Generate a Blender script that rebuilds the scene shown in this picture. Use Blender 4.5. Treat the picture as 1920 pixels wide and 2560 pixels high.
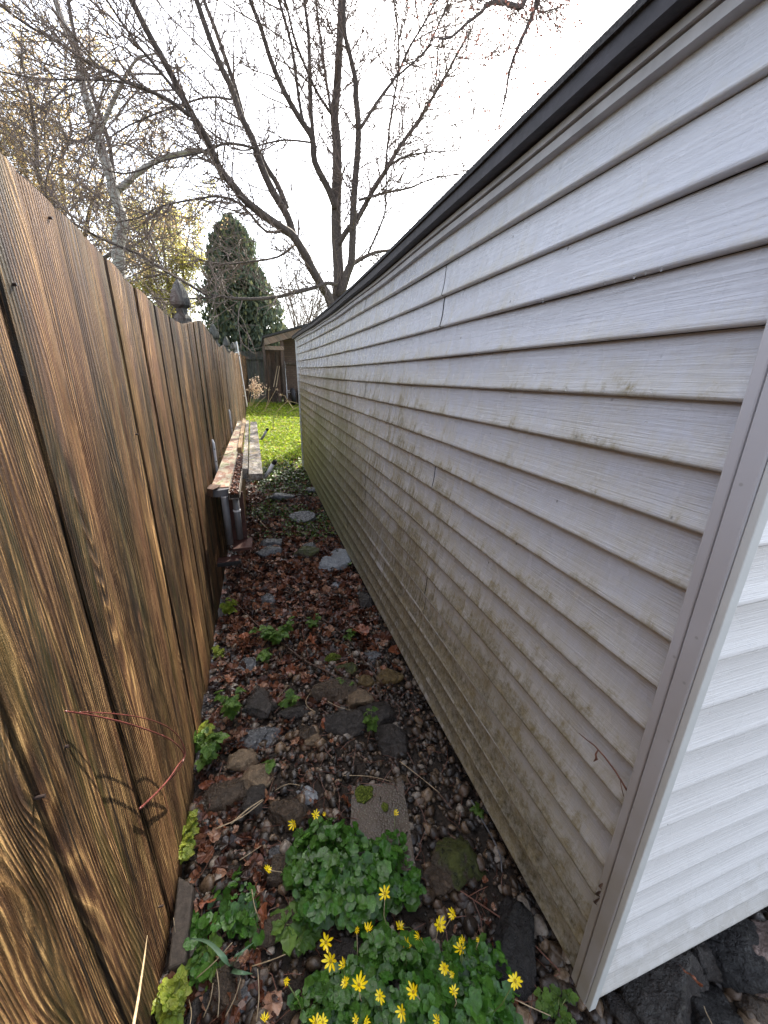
import bpy, math, random
import numpy as np
from mathutils import Vector, Matrix, noise

for o in list(bpy.data.objects): bpy.data.objects.remove(o, do_unlink=True)
C = bpy.context.scene.collection
RNG = random.Random(7); NR = np.random.RandomState(7)
R = math.radians

# ------------------------------------------------------------------ camera
F, CX, CY, H = 975.0, 960.0, 1280.0, 1.55
v1 = np.array([640-CX, 941-CY, F]); v1 /= np.linalg.norm(v1)
v2 = np.array([933-CX, 4170-CY, F]); v2 /= np.linalg.norm(v2)
v2 = v2 - v1*(v1@v2); v2 /= np.linalg.norm(v2)
RM = np.array([np.cross(v1, -v2), v1, -v2])
CP = np.array([0, 0, H])
cam = bpy.data.objects.new('camera', bpy.data.cameras.new('camera')); C.objects.link(cam)
cx_, cy_, cz_ = RM@[1, 0, 0], RM@[0, -1, 0], RM@[0, 0, -1]
m = Matrix.Identity(4)
for i in range(3):
    m[i][0], m[i][1], m[i][2], m[i][3] = cx_[i], cy_[i], cz_[i], CP[i]
cam.matrix_world = m
cam.data.sensor_fit = 'VERTICAL'; cam.data.sensor_height = 36
cam.data.lens = F/2560*36
cam.data.clip_start = 0.02; cam.data.clip_end = 1000
bpy.context.scene.camera = cam

def ray(px, py): return RM@np.array([px-CX, py-CY, F])
def onz(px, py, z=0.0): r = ray(px, py); return CP+r*(z-H)/r[2]
def onx(px, py, x): r = ray(px, py); return CP+r*x/r[0]
def ony(px, py, y): r = ray(px, py); return CP+r*y/r[1]

# ------------------------------------------------------------------ world, sun, exposure
SUN_AZ, SUN_EL = R(30), R(46)
w = bpy.data.worlds.new('World'); bpy.context.scene.world = w; w.use_nodes = True
nt = w.node_tree; bgn = nt.nodes['Background']
sky = nt.nodes.new('ShaderNodeTexSky'); sky.sky_type = 'NISHITA'; sky.sun_disc = False
sky.sun_elevation = SUN_EL; sky.sun_rotation = SUN_AZ
sky.air_density = 1.0; sky.dust_density = 3.0; sky.ozone_density = 1.0; sky.altitude = 100
hsv = nt.nodes.new('ShaderNodeHueSaturation'); hsv.inputs['Saturation'].default_value = .5     # thin white haze over the whole sky
nt.links.new(sky.outputs[0], hsv.inputs['Color']); nt.links.new(hsv.outputs[0], bgn.inputs[0]); bgn.inputs[1].default_value = 0.15
sun = bpy.data.objects.new('sun', bpy.data.lights.new('sun', 'SUN')); C.objects.link(sun)
sd = Vector((math.sin(SUN_AZ)*math.cos(SUN_EL), math.cos(SUN_AZ)*math.cos(SUN_EL), math.sin(SUN_EL)))
sun.rotation_euler = sd.to_track_quat('Z', 'Y').to_euler()
sun.data.energy = 3.3; sun.data.angle = R(0.6); sun.data.color = (1, .92, .78)
vs = bpy.context.scene.view_settings
vs.view_transform = 'Standard'; vs.look = 'None'; vs.exposure = 2.05; vs.gamma = 1
bpy.context.scene.cycles.max_bounces = 8

# ------------------------------------------------------------------ helpers
def tag(o, label=None, cat=None, group=None, kind=None):
    if label: o['label'] = label
    if cat: o['category'] = cat
    if group: o['group'] = group
    if kind: o['kind'] = kind
    return o
def empty(name, loc, label, cat, group=None):
    o = bpy.data.objects.new(name, None); C.objects.link(o); o.location = loc
    o.empty_display_size = .1
    return tag(o, label, cat, group)
def mk(name, V, Fs, mat, parent=None, smooth=False, loc=None):
    me = bpy.data.meshes.new(name)
    V = np.asarray(V, dtype=float).reshape(-1, 3)
    if loc is not None: V = V-np.asarray(loc)
    me.from_pydata(V.tolist(), [], [list(f) for f in Fs] if not isinstance(Fs, list) else Fs)
    me.materials.append(mat)
    if smooth: me.polygons.foreach_set('use_smooth', [True]*len(me.polygons))
    o = bpy.data.objects.new(name, me); C.objects.link(o)
    if loc is not None: o.location = loc
    if parent is not None:
        o.parent = parent
        if parent.type == 'EMPTY' or True:
            o.matrix_parent_inverse = Matrix.Translation(parent.location).inverted() if parent.parent is None else Matrix.Translation(parent.location).inverted()
    return o
class B:
    def __init__(s): s.v = []; s.f = []
    def add(s, V, Fs):
        n = len(s.v); s.v += [tuple(map(float, p)) for p in V]; s.f += [tuple(i+n for i in f) for f in Fs]; return s
    def box(s, x0, x1, y0, y1, z0, z1):
        return s.add([(x0,y0,z0),(x1,y0,z0),(x1,y1,z0),(x0,y1,z0),(x0,y0,z1),(x1,y0,z1),(x1,y1,z1),(x0,y1,z1)],
                     [(0,3,2,1),(4,5,6,7),(0,1,5,4),(1,2,6,5),(2,3,7,6),(3,0,4,7)])
    def tube(s, P, Rd, n=6, cap=True):
        P = [Vector(p) for p in P]
        if not hasattr(Rd, '__len__'): Rd = [Rd]*len(P)
        vs = []; fs = []; up = None
        for i, p in enumerate(P):
            d = (P[min(i+1, len(P)-1)]-P[max(i-1, 0)])
            if d.length < 1e-9: d = Vector((0, 0, 1))
            d.normalize()
            if up is None: up = d.orthogonal().normalized()
            a = (up-d*up.dot(d))
            a = a.normalized() if a.length > 1e-6 else d.orthogonal().normalized()
            up = a; b = d.cross(a)
            for k in range(n):
                t = 2*math.pi*k/n
                vs.append(tuple(p+(a*math.cos(t)+b*math.sin(t))*Rd[i]))
        for i in range(len(P)-1):
            for k in range(n):
                k2 = (k+1) % n
                fs.append((i*n+k, i*n+k2, (i+1)*n+k2, (i+1)*n+k))
        if cap:
            fs.append(tuple(range(n-1, -1, -1))); fs.append(tuple((len(P)-1)*n+k for k in range(n)))
        return s.add(vs, fs)
    def build(s, name, mat, parent=None, smooth=False, loc=None, bevel=0):
        o = mk(name, s.v, s.f, mat, parent, smooth, loc)
        if bevel:
            md = o.modifiers.new('bevel', 'BEVEL'); md.width = bevel; md.segments = 2; md.limit_method = 'ANGLE'
        return o
def scatter(tmpls, pos, rot, scl, choice):
    """join many copies of small templates into one vertex / face list"""
    Vs = []; Fs = []; n = 0
    for i in range(len(pos)):
        V, Fc = tmpls[choice[i]]
        Vs.append((V*scl[i])@np.array(rot[i]).T+pos[i])
        Fs += [tuple(j+n for j in f) for f in Fc]; n += len(V)
    return np.concatenate(Vs), Fs
def rotm(rx, ry, rz):
    from mathutils import Euler
    return np.array(Euler((rx, ry, rz)).to_matrix())
def smoothstep(a, b, x):
    t = min(1, max(0, (x-a)/(b-a))); return t*t*(3-2*t)
def nz(x, y, z=0): return noise.noise(Vector((x, y, z)))
def gz(x, y):
    z = .08*smoothstep(5, 8.5, y)+.095*max(0, y-8.3)*(1 if y < 15 else 1)
    if y > 15: z = .08+.095*6.7+.01*(y-15)
    if y < 9 and -1 < x < 3:
        z += .018*nz(x*2.3, y*2.3, 5)+.008*nz(x*9, y*9, 1)
    return z-.02
def G(px, py, lift=0.0):
    z = 0.0
    for _ in range(30):
        p = onz(px, py, z+lift); z = .6*z+.4*gz(p[0], p[1])
    return Vector((p[0], p[1], gz(p[0], p[1])))
def sc(px, py, p):
    """metres per source pixel at point p (for sizing things)"""
    return (Vector(p)-Vector(CP)).dot(Vector(RM@np.array([0, 0, 1])))/F

# ------------------------------------------------------------------ node helper
class M:
    def __init__(s, name):
        s.m = bpy.data.materials.new(name); s.m.use_nodes = True; s.t = s.m.node_tree
        s.b = s.t.nodes['Principled BSDF']; s.tc = s.n('ShaderNodeTexCoord'); s.geo = s.n('ShaderNodeNewGeometry')
        s.obj = s.tc.outputs['Object']; s.rnd = s.geo.outputs['Random Per Island']
    def n(s, t, **k):
        x = s.t.nodes.new(t)
        for a, v in k.items(): setattr(x, a, v)
        return x
    def L(s, a, b):
        if isinstance(a, (int, float, tuple, list)):
            if hasattr(b.default_value, '__len__') and isinstance(a, (tuple, list)) and len(a) == 3 and len(b.default_value) == 4: a = (*a, 1)
            b.default_value = a
        else: s.t.links.new(a, b)
    def math(s, op, a, b=0.0, c=None, clamp=False):
        x = s.n('ShaderNodeMath', operation=op, use_clamp=clamp); s.L(a, x.inputs[0]); s.L(b, x.inputs[1])
        if c is not None: s.L(c, x.inputs[2])
        return x.outputs[0]
    def map(s, v, scale=(1,1,1), loc=(0,0,0)):
        x = s.n('ShaderNodeMapping'); s.L(v, x.inputs[0]); x.inputs['Scale'].default_value = scale; s.L(loc, x.inputs['Location']); return x.outputs[0]
    def noise(s, v, scale=5, detail=4, rough=.5, dist=0, out=0):
        x = s.n('ShaderNodeTexNoise'); s.L(v, x.inputs['Vector']); x.inputs['Scale'].default_value = scale
        x.inputs['Detail'].default_value = detail; x.inputs['Roughness'].default_value = rough; x.inputs['Distortion'].default_value = dist
        return x.outputs[out]
    def vor(s, v, scale=5, feat='F1', out='Distance'):
        x = s.n('ShaderNodeTexVoronoi', feature=feat); s.L(v, x.inputs['Vector']); x.inputs['Scale'].default_value = scale; return x.outputs[out]
    def ramp(s, f, stops, interp='LINEAR'):
        x = s.n('ShaderNodeValToRGB'); s.L(f, x.inputs[0]); r = x.color_ramp; r.interpolation = interp
        while len(r.elements) > len(stops): r.elements.remove(r.elements[-1])
        while len(r.elements) < len(stops): r.elements.new(1)
        for e, (p, c) in zip(r.elements, stops):
            e.position = p; e.color = (*c, 1) if hasattr(c, '__len__') else (c, c, c, 1)
        return x.outputs[0]
    def mix(s, f, a, b, mode='MIX'):
        x = s.n('ShaderNodeMix', data_type='RGBA', blend_type=mode); s.L(f, x.inputs[0]); s.L(a, x.inputs[6]); s.L(b, x.inputs[7]); return x.outputs[2]
    def rng(s, f, a, b, c=0, d=1):
        x = s.n('ShaderNodeMapRange'); s.L(f, x.inputs[0])
        for i, q in enumerate((a, b, c, d)): x.inputs[i+1].default_value = q
        return x.outputs[0]
    def xyz(s, v): x = s.n('ShaderNodeSeparateXYZ'); s.L(v, x.inputs[0]); return x.outputs
    def comb(s, a, b, c):
        x = s.n('ShaderNodeCombineXYZ')
        for i, q in enumerate((a, b, c)): s.L(q, x.inputs[i])
        return x.outputs[0]
    def add(s, a, b): x = s.n('ShaderNodeVectorMath', operation='ADD'); s.L(a, x.inputs[0]); s.L(b, x.inputs[1]); return x.outputs[0]
    def bump(s, h, strength=.5, dist=.01, prev=None):
        x = s.n('ShaderNodeBump'); s.L(h, x.inputs['Height']); x.inputs['Strength'].default_value = strength; x.inputs['Distance'].default_value = dist
        if prev is not None: s.L(prev, x.inputs['Normal'])
        return x.outputs[0]
    def out(s, col=None, rough=None, nrm=None, spec=None, sub=None):
        if col is not None: s.L(col, s.b.inputs['Base Color'])
        if rough is not None: s.L(rough, s.b.inputs['Roughness'])
        if nrm is not None: s.L(nrm, s.b.inputs['Normal'])
        if spec is not None: s.L(spec, s.b.inputs['Specular IOR Level'])
        return s.m
def translucent(k, col, amt=.35):
    """leaf material: principled mixed with a translucent lobe"""
    tr = k.n('ShaderNodeBsdfTranslucent'); k.L(col, tr.inputs[0])
    mx = k.n('ShaderNodeMixShader'); mx.inputs[0].default_value = amt
    k.t.links.new(k.b.outputs[0], mx.inputs[1]); k.t.links.new(tr.outputs[0], mx.inputs[2])
    k.t.links.new(mx.outputs[0], k.t.nodes['Material Output'].inputs[0])

# ------------------------------------------------------------------ materials
def mat_wood(name, dark, mid, light, axis='z', rings=26, rough=(.38, .75), green=0.3, bump=.7, red=.3, off=0):
    k = M(name)
    x, y, z = k.xyz(k.obj)
    if axis == 'y': x, y, z = z, x, y          # board runs along y, its width is x
    u = k.math('ADD', y, k.math('MULTIPLY', x, .9))
    r7 = k.math('MULTIPLY', k.rnd, 37.0)
    p = k.comb(r7, u, z)
    warp = k.noise(k.map(p, (1, 4, .55)), 1, 2, .5)
    kn = k.vor(k.map(p, (1, 4.6, 1.3)), 1)                       # knots
    kk = k.math('POWER', k.rng(kn, .0, .34, 1, 0), 1.7)
    ph = k.math('ADD', k.math('MULTIPLY', u, rings*4.4), k.math('ADD', k.math('MULTIPLY', warp, 34.0), k.math('MULTIPLY', kk, 9)))
    saw = k.math('PINGPONG', ph, .5)
    late = k.math('POWER', k.rng(saw, .0, .5, 0, 1), 1.4)
    fib = k.noise(k.map(p, (1, 300, 7)), 1, 5, .75)
    fine = k.noise(k.map(p, (1, 75, 5)), 1, 5, .7)
    patch = k.noise(k.map(p, (1, 8, 1.3)), 1, 4, .6)
    spk = k.noise(k.map(p, (1, 600, 330)), 1, 2, .6)
    gate = k.rng(k.noise(k.map(p, (1, 5, .7)), 1, 2), .4, .62, .2, .6)
    v = k.math('ADD', k.math('MULTIPLY', late, gate), k.math('ADD', k.math('MULTIPLY', k.math('SUBTRACT', fib, .5), 2.0), k.math('MULTIPLY', k.math('SUBTRACT', fine, .5), 1.4)))
    v = k.math('ADD', v, k.math('MULTIPLY', k.math('SUBTRACT', spk, .5), .7))
    v = k.math('ADD', k.math('ADD', v, .20), k.math('MULTIPLY', k.math('SUBTRACT', patch, .5), .85))
    col = k.ramp(v, [(.12, dark), (.45, mid), (.95, light)])
    col = k.mix(k.math('MULTIPLY', k.rng(k.noise(k.map(p, (1, 5, .8)), 1, 3), .46, .66), red), col, k.mix(.55, col, (.34, .13, .07)))
    gmask = k.math('MULTIPLY', k.rng(k.noise(k.map(p, (1, 16, 1.1)), 1, 3), .48, .72), green)
    col = k.mix(gmask, col, k.mix(.5, col, (.17, .17, .035)))
    ringm = k.math('MULTIPLY', k.rng(kn, .05, .075), k.rng(kn, .075, .11, 1, 0))
    col = k.mix(k.rng(kn, .05, .07, .55, 0), col, (.26, .12, .065)); col = k.mix(k.math('MULTIPLY', ringm, .8), col, (.03, .014, .008))
    crk = k.math('MULTIPLY', k.rng(k.noise(k.map(p, (1, 55, .9)), 1, 2), .665, .68), .85)
    col = k.mix(crk, col, (.008, .005, .003))
    tone = k.rng(k.rnd, 0, 1, .72, 1.2)
    col = k.mix(1.0, col, k.comb(tone, tone, tone), 'MULTIPLY')
    h = k.math('ADD', k.math('MULTIPLY', late, .9), k.math('ADD', k.math('MULTIPLY', fib, .8), k.math('MULTIPLY', spk, .5)))
    n1 = k.bump(h, bump, .007)
    return k.out(col, k.rng(fine, .3, .7, *rough), n1, .4)
FENCE = mat_wood('fence_wood', (.007, .004, .002), (.074, .037, .014), (.46, .29, .12), bump=1.0, red=.4, green=.32)
GREYWOOD = mat_wood('weathered_grey_wood', (.09, .08, .07), (.25, .23, .20), (.5, .47, .42), rough=(.6, .9), green=.2, bump=.4)
POSTWOOD = mat_wood('dark_weathered_wood', (.03, .03, .028), (.085, .085, .075), (.17, .17, .15), rough=(.6, .9), green=.3, bump=.4)
SHEDWOOD = mat_wood('shed_wood', (.03, .022, .018), (.10, .07, .055), (.20, .15, .115), rough=(.6, .9), green=0, bump=.3)
TANBOARD = mat_wood('tan_fascia_wood', (.12, .09, .065), (.22, .17, .125), (.33, .27, .21), axis='y', rough=(.6, .9), green=0, bump=.2)
LUMBER_TAN = mat_wood('lumber_tan', (.2, .11, .05), (.42, .27, .13), (.62, .46, .26), axis='y', green=.1, bump=.3)
LUMBER_GREY = mat_wood('lumber_grey', (.16, .14, .12), (.36, .33, .30), (.62, .6, .56), axis='y', green=.1, bump=.4)
def mat_mossboard():
    k = M('mossy_painted_board'); p = k.obj
    a = k.noise(k.map(p, (14, 5, 14)), 1, 5, .65); b = k.noise(k.map(p, (40, 26, 40)), 1, 5, .7)
    c = k.ramp(a, [(.34, (.20, .22, .07)), (.46, (.40, .36, .27)), (.56, (.24, .10, .055)), (.7, (.44, .41, .36))])
    c = k.mix(k.rng(b, .55, .7), c, (.09, .06, .045))
    return k.out(c, .7, k.bump(b, .6, .01))
MOSSB = mat_mossboard()
def mat_siding(name, base, stain, grain=.5):
    k = M(name); x, y, z = k.xyz(k.obj); p = k.obj
    lap = k.math('FRACT', k.math('DIVIDE', k.math('SUBTRACT', z, .1), .1016))         # 0 at the butt, 1 at the top
    grainN = k.noise(k.map(p, (3.5, 3.5, 150)), 1, 5, .7, .8)
    grain2 = k.noise(k.map(p, (3, 9, 420)), 1, 2, .5)
    col = k.mix(k.rng(k.noise(p, 2.2, 3), .3, .7, 0, .5), base, tuple(c*.93 for c in base))
    rough = k.rng(k.noise(p, 9, 3), .3, .7, .14, .38)
    if stain:
        st = k.noise(k.map(p, (1, 42, 1.6)), 1, 6, .75)                  # vertical runs of algae
        st2 = k.noise(k.map(p, (1, 9, .8)), 1, 3, .6)
        bl = k.noise(k.map(p, (1, 13, 15)), 1, 9, .85, .3)                # blotches
        big = k.noise(k.map(p, (1, 1.3, 2.2)), 1, 3, .55)
        hgt = k.math('ADD', k.rng(z, .15, .48, .17, .0), k.rng(z, .3, 1.6, .05, -.24))                              # grows towards the ground
        far = k.rng(y, .5, 3.2, .0, .31)
        up = k.rng(z, 1.58, 1.68, 0, -.20)
        low = k.math('MULTIPLY', k.rng(lap, 0.02, .75, .17, -.13), k.rng(y, 1.2, 4.5, 1, .35))
        e = k.math('ADD', k.math('ADD', hgt, far), k.math('ADD', up, low))
        e = k.math('ADD', e, k.math('MULTIPLY', k.math('SUBTRACT', st, .5), k.rng(y, .6, 2.4, .35, 1.55)))
        e = k.math('ADD', e, k.math('MULTIPLY', k.math('SUBTRACT', bl, .5), 1.15))
        e = k.math('ADD', e, k.math('MULTIPLY', k.math('SUBTRACT', st2, .5), .35))
        e = k.math('ADD', e, k.math('MULTIPLY', k.math('SUBTRACT', big, .5), .65))
        mask = k.rng(e, .0, .20); dirt = k.rng(e, -.32, .10, 0, .75)
        green = k.rng(k.math('ADD', y, k.math('MULTIPLY', big, 2)), 3.4, 6.5)
        stc = k.mix(k.math('MULTIPLY', green, k.rng(z, 1.7, 1.0)), k.mix(k.rng(bl, .42, .58), (.062, .048, .017), (.23, .185, .09)), (.20, .22, .03))
        col = k.mix(dirt, col, (.47, .435, .35))
        col = k.mix(k.math('MULTIPLY', mask, k.rng(k.noise(k.map(p, (1, 60, 60)), 1, 4, .8), .35, .65, .45, 1.0)), col, stc)
        spots = k.rng(k.vor(k.map(p, (1, 1, .8)), 16), .035, .06, .8, 0)
        col = k.mix(k.math('MULTIPLY', spots, k.rng(k.noise(p, 4, 1), .5, .6)), col, (.035, .03, .02))
        rough = k.math('ADD', rough, k.math('MULTIPLY', mask, .35))
    if not stain:
        sp = k.math('ADD', k.rng(z, .10, .42, .42, .0), k.math('MULTIPLY', k.math('SUBTRACT', k.noise(k.map(p, (14, 14, 9)), 1, 7, .8), .5), .9))
        sp = k.math('ADD', sp, k.rng(x, .66, .80, .10, 0))
        col = k.mix(k.rng(sp, .12, .55, 0, .55), col, (.34, .30, .23))
        col = k.mix(k.rng(k.vor(p, 22), .03, .05, .5, 0), col, (.2, .18, .15))
    n1 = k.bump(grainN, grain, .0035)
    n1 = k.bump(grain2, .5, .0015, n1)
    wet = k.noise(k.map(p, (1, 30, 8)), 1, 3, .6)
    n1 = k.bump(wet, .24, .01, n1)
    return k.out(col, rough, n1, .5)
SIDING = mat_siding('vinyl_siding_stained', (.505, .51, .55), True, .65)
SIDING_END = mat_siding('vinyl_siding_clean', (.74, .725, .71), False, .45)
def mat_plain(name, col, rough=.6, var=.2, scale=20, bump=.2, spec=.4, metal=0):
    k = M(name); a = k.noise(k.obj, scale, 5, .6)
    c = k.mix(k.rng(a, .35, .65), tuple(q*(1-var) for q in col), tuple(min(1, q*(1+var)) for q in col))
    k.b.inputs['Metallic'].default_value = metal
    return k.out(c, rough, k.bump(a, bump, .004), spec)
POSTV = mat_plain('vinyl_corner_post', (.44, .41, .40), .42, .10, 12, .05)
def mat_post():
    k = M('vinyl_corner_post_stained'); x, y, z = k.xyz(k.obj)
    a = k.noise(k.obj, 6, 4); dirt = k.rng(z, .2, 1.5, .75, 0)
    c = k.mix(k.rng(a, .3, .7, 0, .4), (.50, .49, .51), (.46, .45, .47))
    c = k.mix(k.math('MULTIPLY', dirt, k.rng(a, .3, .6)), c, (.34, .295, .24))
    c = k.mix(k.rng(k.vor(k.obj, 26), .05, .09, .7, 0), c, (.3, .29, .28))
    return k.out(c, .4, k.bump(k.noise(k.obj, 60, 3), .08, .004))
POSTV = mat_post()
POSTEDGE = mat_plain('pale_j_channel', (.62, .63, .61), .4, .05, 12, .05)
FASCIA = mat_plain('dark_fascia', (.030, .026, .032), .6, .3, 40, .3)
SHINGLE = mat_plain('asphalt_shingles', (.045, .043, .045), .95, .5, 180, .8)
SOFFIT = mat_plain('soffit_trim', (.36, .35, .36), .5, .15, 14, .05)
CONC = mat_plain('concrete', (.07, .055, .042), .7, .35, 60, .6)
def mat_slab():
    k = M('aggregate_slab'); a = k.noise(k.obj, 9, 5); v = k.vor(k.obj, 130); c5 = k.vor(k.obj, 130, out='Color')
    c = k.mix(k.rng(a, .3, .7), (.050, .036, .024), (.10, .072, .048))
    c = k.mix(k.rng(v, .22, .32, .45, 0), c, k.mix(.15, (.20, .155, .10), c5))
    return k.out(c, k.rng(a, .3, .7, .3, .6), k.bump(v, .5, .004))
SLAB = mat_slab()
DIRT = None
def mat_dirt():
    k = M('dark_soil'); x, y, z = k.xyz(k.obj)
    a = k.noise(k.obj, 6, 6, .65); b = k.noise(k.obj, 60, 5, .7)
    c = k.ramp(b, [(.3, (.012, .009, .006)), (.6, (.040, .027, .018)), (.8, (.07, .05, .035))])
    g = k.rng(k.math('ADD', y, k.math('MULTIPLY', a, 1.5)), 7.6, 8.8)
    c = k.mix(g, c, k.mix(b, (.045, .07, .012), (.12, .16, .03)))
    return k.out(c, .8, k.bump(b, .8, .02))
DIRT = mat_dirt()
def mat_island(name, cols, rough=(.15, .5), bumpS=30, bump=.3, spec=.5, trans=0, var=None):
    k = M(name); n = len(cols)
    c = k.ramp(k.rnd, [((i+.5)/n, q) for i, q in enumerate(cols)], 'CONSTANT' if n > 8 else 'LINEAR')
    a = k.noise(k.obj, bumpS, 5, .65)
    f = k.rng(a, .3, .7, .6, 1.35)
    c = k.mix(1, c, k.comb(f, f, f), 'MULTIPLY')
    k.out(c, k.rng(a, .35, .65, *rough), k.bump(a, bump, .005), spec)
    if trans: translucent(k, c, trans)
    return k.m
PEBBLE = mat_island('wet_pebbles', [(.02,.015,.011),(.05,.034,.022),(.13,.085,.05),(.03,.023,.018),(.07,.045,.028),(.022,.018,.016),(.19,.13,.08),(.045,.032,.024),(.10,.065,.042),(.035,.025,.02),(.24,.20,.16),(.028,.02,.015),(.085,.058,.036),(.045,.028,.022)], (.16, .5), 90, .45)
def mat_rock(name, a, b, rough=(.2, .55), moss=0.0, wet=.5):
    k = M(name); n1 = k.noise(k.obj, 7, 7, .68); n2 = k.noise(k.obj, 40, 6, .7)
    c = k.mix(k.rng(n1, .35, .65), a, b); f = k.rng(n2, .3, .7, .55, 1.4)
    c = k.mix(1, c, k.comb(f, f, f), 'MULTIPLY')
    vn = k.vor(k.map(k.obj, (1, 1, 1)), 60); c = k.mix(k.rng(vn, .12, .3, .35, 0), c, tuple(min(1, q*2.2) for q in b))
    crk = k.vor(k.add(k.obj, k.noise(k.obj, 12, 3, out=1)), 7, 'DISTANCE_TO_EDGE'); c = k.mix(k.rng(crk, 0, .03, .6, 0), c, tuple(q*.25 for q in a))
    if moss:
        nx, ny, nzv = k.xyz(k.geo.outputs['Normal'])
        mm = k.rng(k.math('ADD', k.math('MULTIPLY', nzv, .45), k.noise(k.obj, 10, 4, .6)), 1.0-moss*.35, 1.08-moss*.35)
        c = k.mix(mm, c, k.mix(k.rng(n2, .35, .6), (.012, .016, .003), (.075, .085, .014)))
    return k.out(c, k.rng(n2, .35, .65, *rough), k.bump(k.math('ADD', n1, k.math('MULTIPLY', n2, .9)), .9, .022), .5)
ROCKS = {'brown': mat_rock('brown_stone', (.040, .027, .018), (.105, .072, .046), (.14, .4)),
         'dark': mat_rock('dark_wet_stone', (.020, .017, .015), (.060, .050, .044), (.06, .28)),
         'grey': mat_rock('grey_slate', (.07, .072, .075), (.19, .195, .205), (.12, .4)),
         'pale': mat_rock('pale_broken_stone', (.20, .215, .23), (.38, .40, .42), (.25, .6)),
         'tan': mat_rock('tan_stone', (.14, .095, .055), (.26, .19, .12)),
         'ochre': mat_rock('ochre_stone', (.09, .06, .02), (.20, .13, .045)),
         'moss': mat_rock('mossy_stone', (.06, .045, .03), (.12, .09, .06), moss=.9),
         'pink': mat_rock('pinkish_stone', (.20, .14, .12), (.30, .22, .19)),
         'black': mat_rock('black_stone', (.006, .0055, .006), (.022, .019, .018), (.15, .4))}
LITTER = mat_island('leaf_litter', [(.11,.038,.02),(.06,.022,.013),(.19,.07,.035),(.03,.014,.009),(.27,.115,.06),(.085,.03,.017),(.045,.02,.013),(.15,.055,.028),(.34,.18,.11),(.025,.013,.009)], (.10, .45), 60, .4, .5, .12)
REDLEAF = mat_island('red_brown_leaf', [(.22,.07,.035),(.33,.11,.05)], (.2, .5), 60, .3, .5, .15)
CELA = mat_island('glossy_green_leaves', [(.045,.14,.018),(.07,.19,.025),(.03,.09,.012),(.10,.24,.035),(.055,.15,.02)], (.10, .34), 60, .6, .5, .25)
WEED = mat_island('fresh_green_leaves', [(.10,.19,.03),(.15,.26,.04),(.07,.15,.025)], (.35, .55), 40, .3, .4, .4)
WEEDY = mat_island('yellow_green_leaves', [(.28,.34,.04),(.36,.40,.06),(.20,.28,.03)], (.35, .55), 40, .3, .4, .4)
IVY = mat_island('low_ground_cover_leaves', [(.035,.08,.015),(.07,.13,.02),(.12,.19,.03),(.025,.05,.012),(.16,.22,.04)], (.06, .3), 60, .5, .5, .25)
GRASS = mat_island('sunlit_grass', [(.30,.43,.02),(.42,.52,.03),(.17,.30,.02),(.44,.47,.07),(.36,.30,.12),(.12,.22,.03)], (.4, .6), 40, .1, .3, .45)
PETAL = mat_plain('yellow_petals', (.92, .70, .01), .3, .06, 60, .1)
FCENT = mat_plain('flower_centre', (.45, .32, .02), .6, .3, 200, .5)
STEM = mat_plain('green_stem', (.16, .20, .06), .45, .2, 40, .1)
DRYSTEM = mat_plain('dry_straw', (.42, .32, .20), .55, .25, 40, .2)
BARKT = mat_plain('fine_twig_bark', (.17, .13, .11), .8, .3, 25, .3)
TWIGM = mat_plain('dark_twig', (.10, .062, .045), .5, .35, 50, .5)
TWIGR = mat_plain('red_brown_twig', (.17, .075, .05), .45, .3, 50, .4)
CANE = mat_plain('purple_bramble_cane', (.13, .04, .035), .3, .35, 30, .3)
MOSS = mat_island('moss', [(.05,.07,.01),(.10,.13,.02),(.15,.18,.03)], (.8, .95), 200, .8, .2)
BARK = mat_plain('tree_bark', (.085, .068, .058), .85, .35, 25, .7)
BARKD = mat_plain('dark_tree_bark', (.10, .08, .07), .85, .35, 25, .6)
def mat_birch():
    k = M('pale_birch_bark'); a = k.noise(k.map(k.obj, (3, 3, 22)), 1, 5, .6); b = k.noise(k.obj, 3, 3)
    c = k.mix(k.rng(a, .52, .62), (.36, .34, .31), (.12, .105, .09)); c = k.mix(k.rng(b, .5, .7, 0, .5), c, (.25, .22, .20))
    return k.out(c, .8, k.bump(a, .5, .02))
BIRCH = mat_birch()
WILLOWLEAF = mat_island('yellow_spring_leaves', [(.48,.44,.12),(.56,.50,.17),(.40,.40,.10)], (.5, .7), 3, .1, .3, .6)
BROWNBUD = mat_island('brown_catkins', [(.42,.29,.16),(.50,.37,.20),(.44,.38,.17)], (.6, .8), 3, .1, .3, .6)
REDBUD = mat_island('red_buds', [(.22,.10,.08),(.30,.15,.12)], (.5, .7), 3, .1, .3, .3)
EVERG = mat_island('evergreen_sprays', [(.09,.125,.085),(.13,.165,.11),(.065,.09,.06),(.20,.21,.10)], (.6, .8), 2, .1, .3, .3)
PVC = mat_plain('white_pvc', (.66, .66, .66), .35, .08, 20, .05)
PVCG = mat_plain('grey_pipe', (.13, .13, .14), .4, .15, 20, .1)
BLACKP = mat_plain('black_rubber', (.012, .012, .014), .55, .3, 30, .2)
METALW = mat_plain('white_painted_metal', (.62, .63, .66), .4, .12, 30, .1)
RUSTW = mat_plain('red_stained_board', (.06, .022, .017), .6, .35, 30, .3)
NAIL = mat_plain('rusty_nail', (.03, .02, .018), .5, .3, 50, .2)
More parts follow.
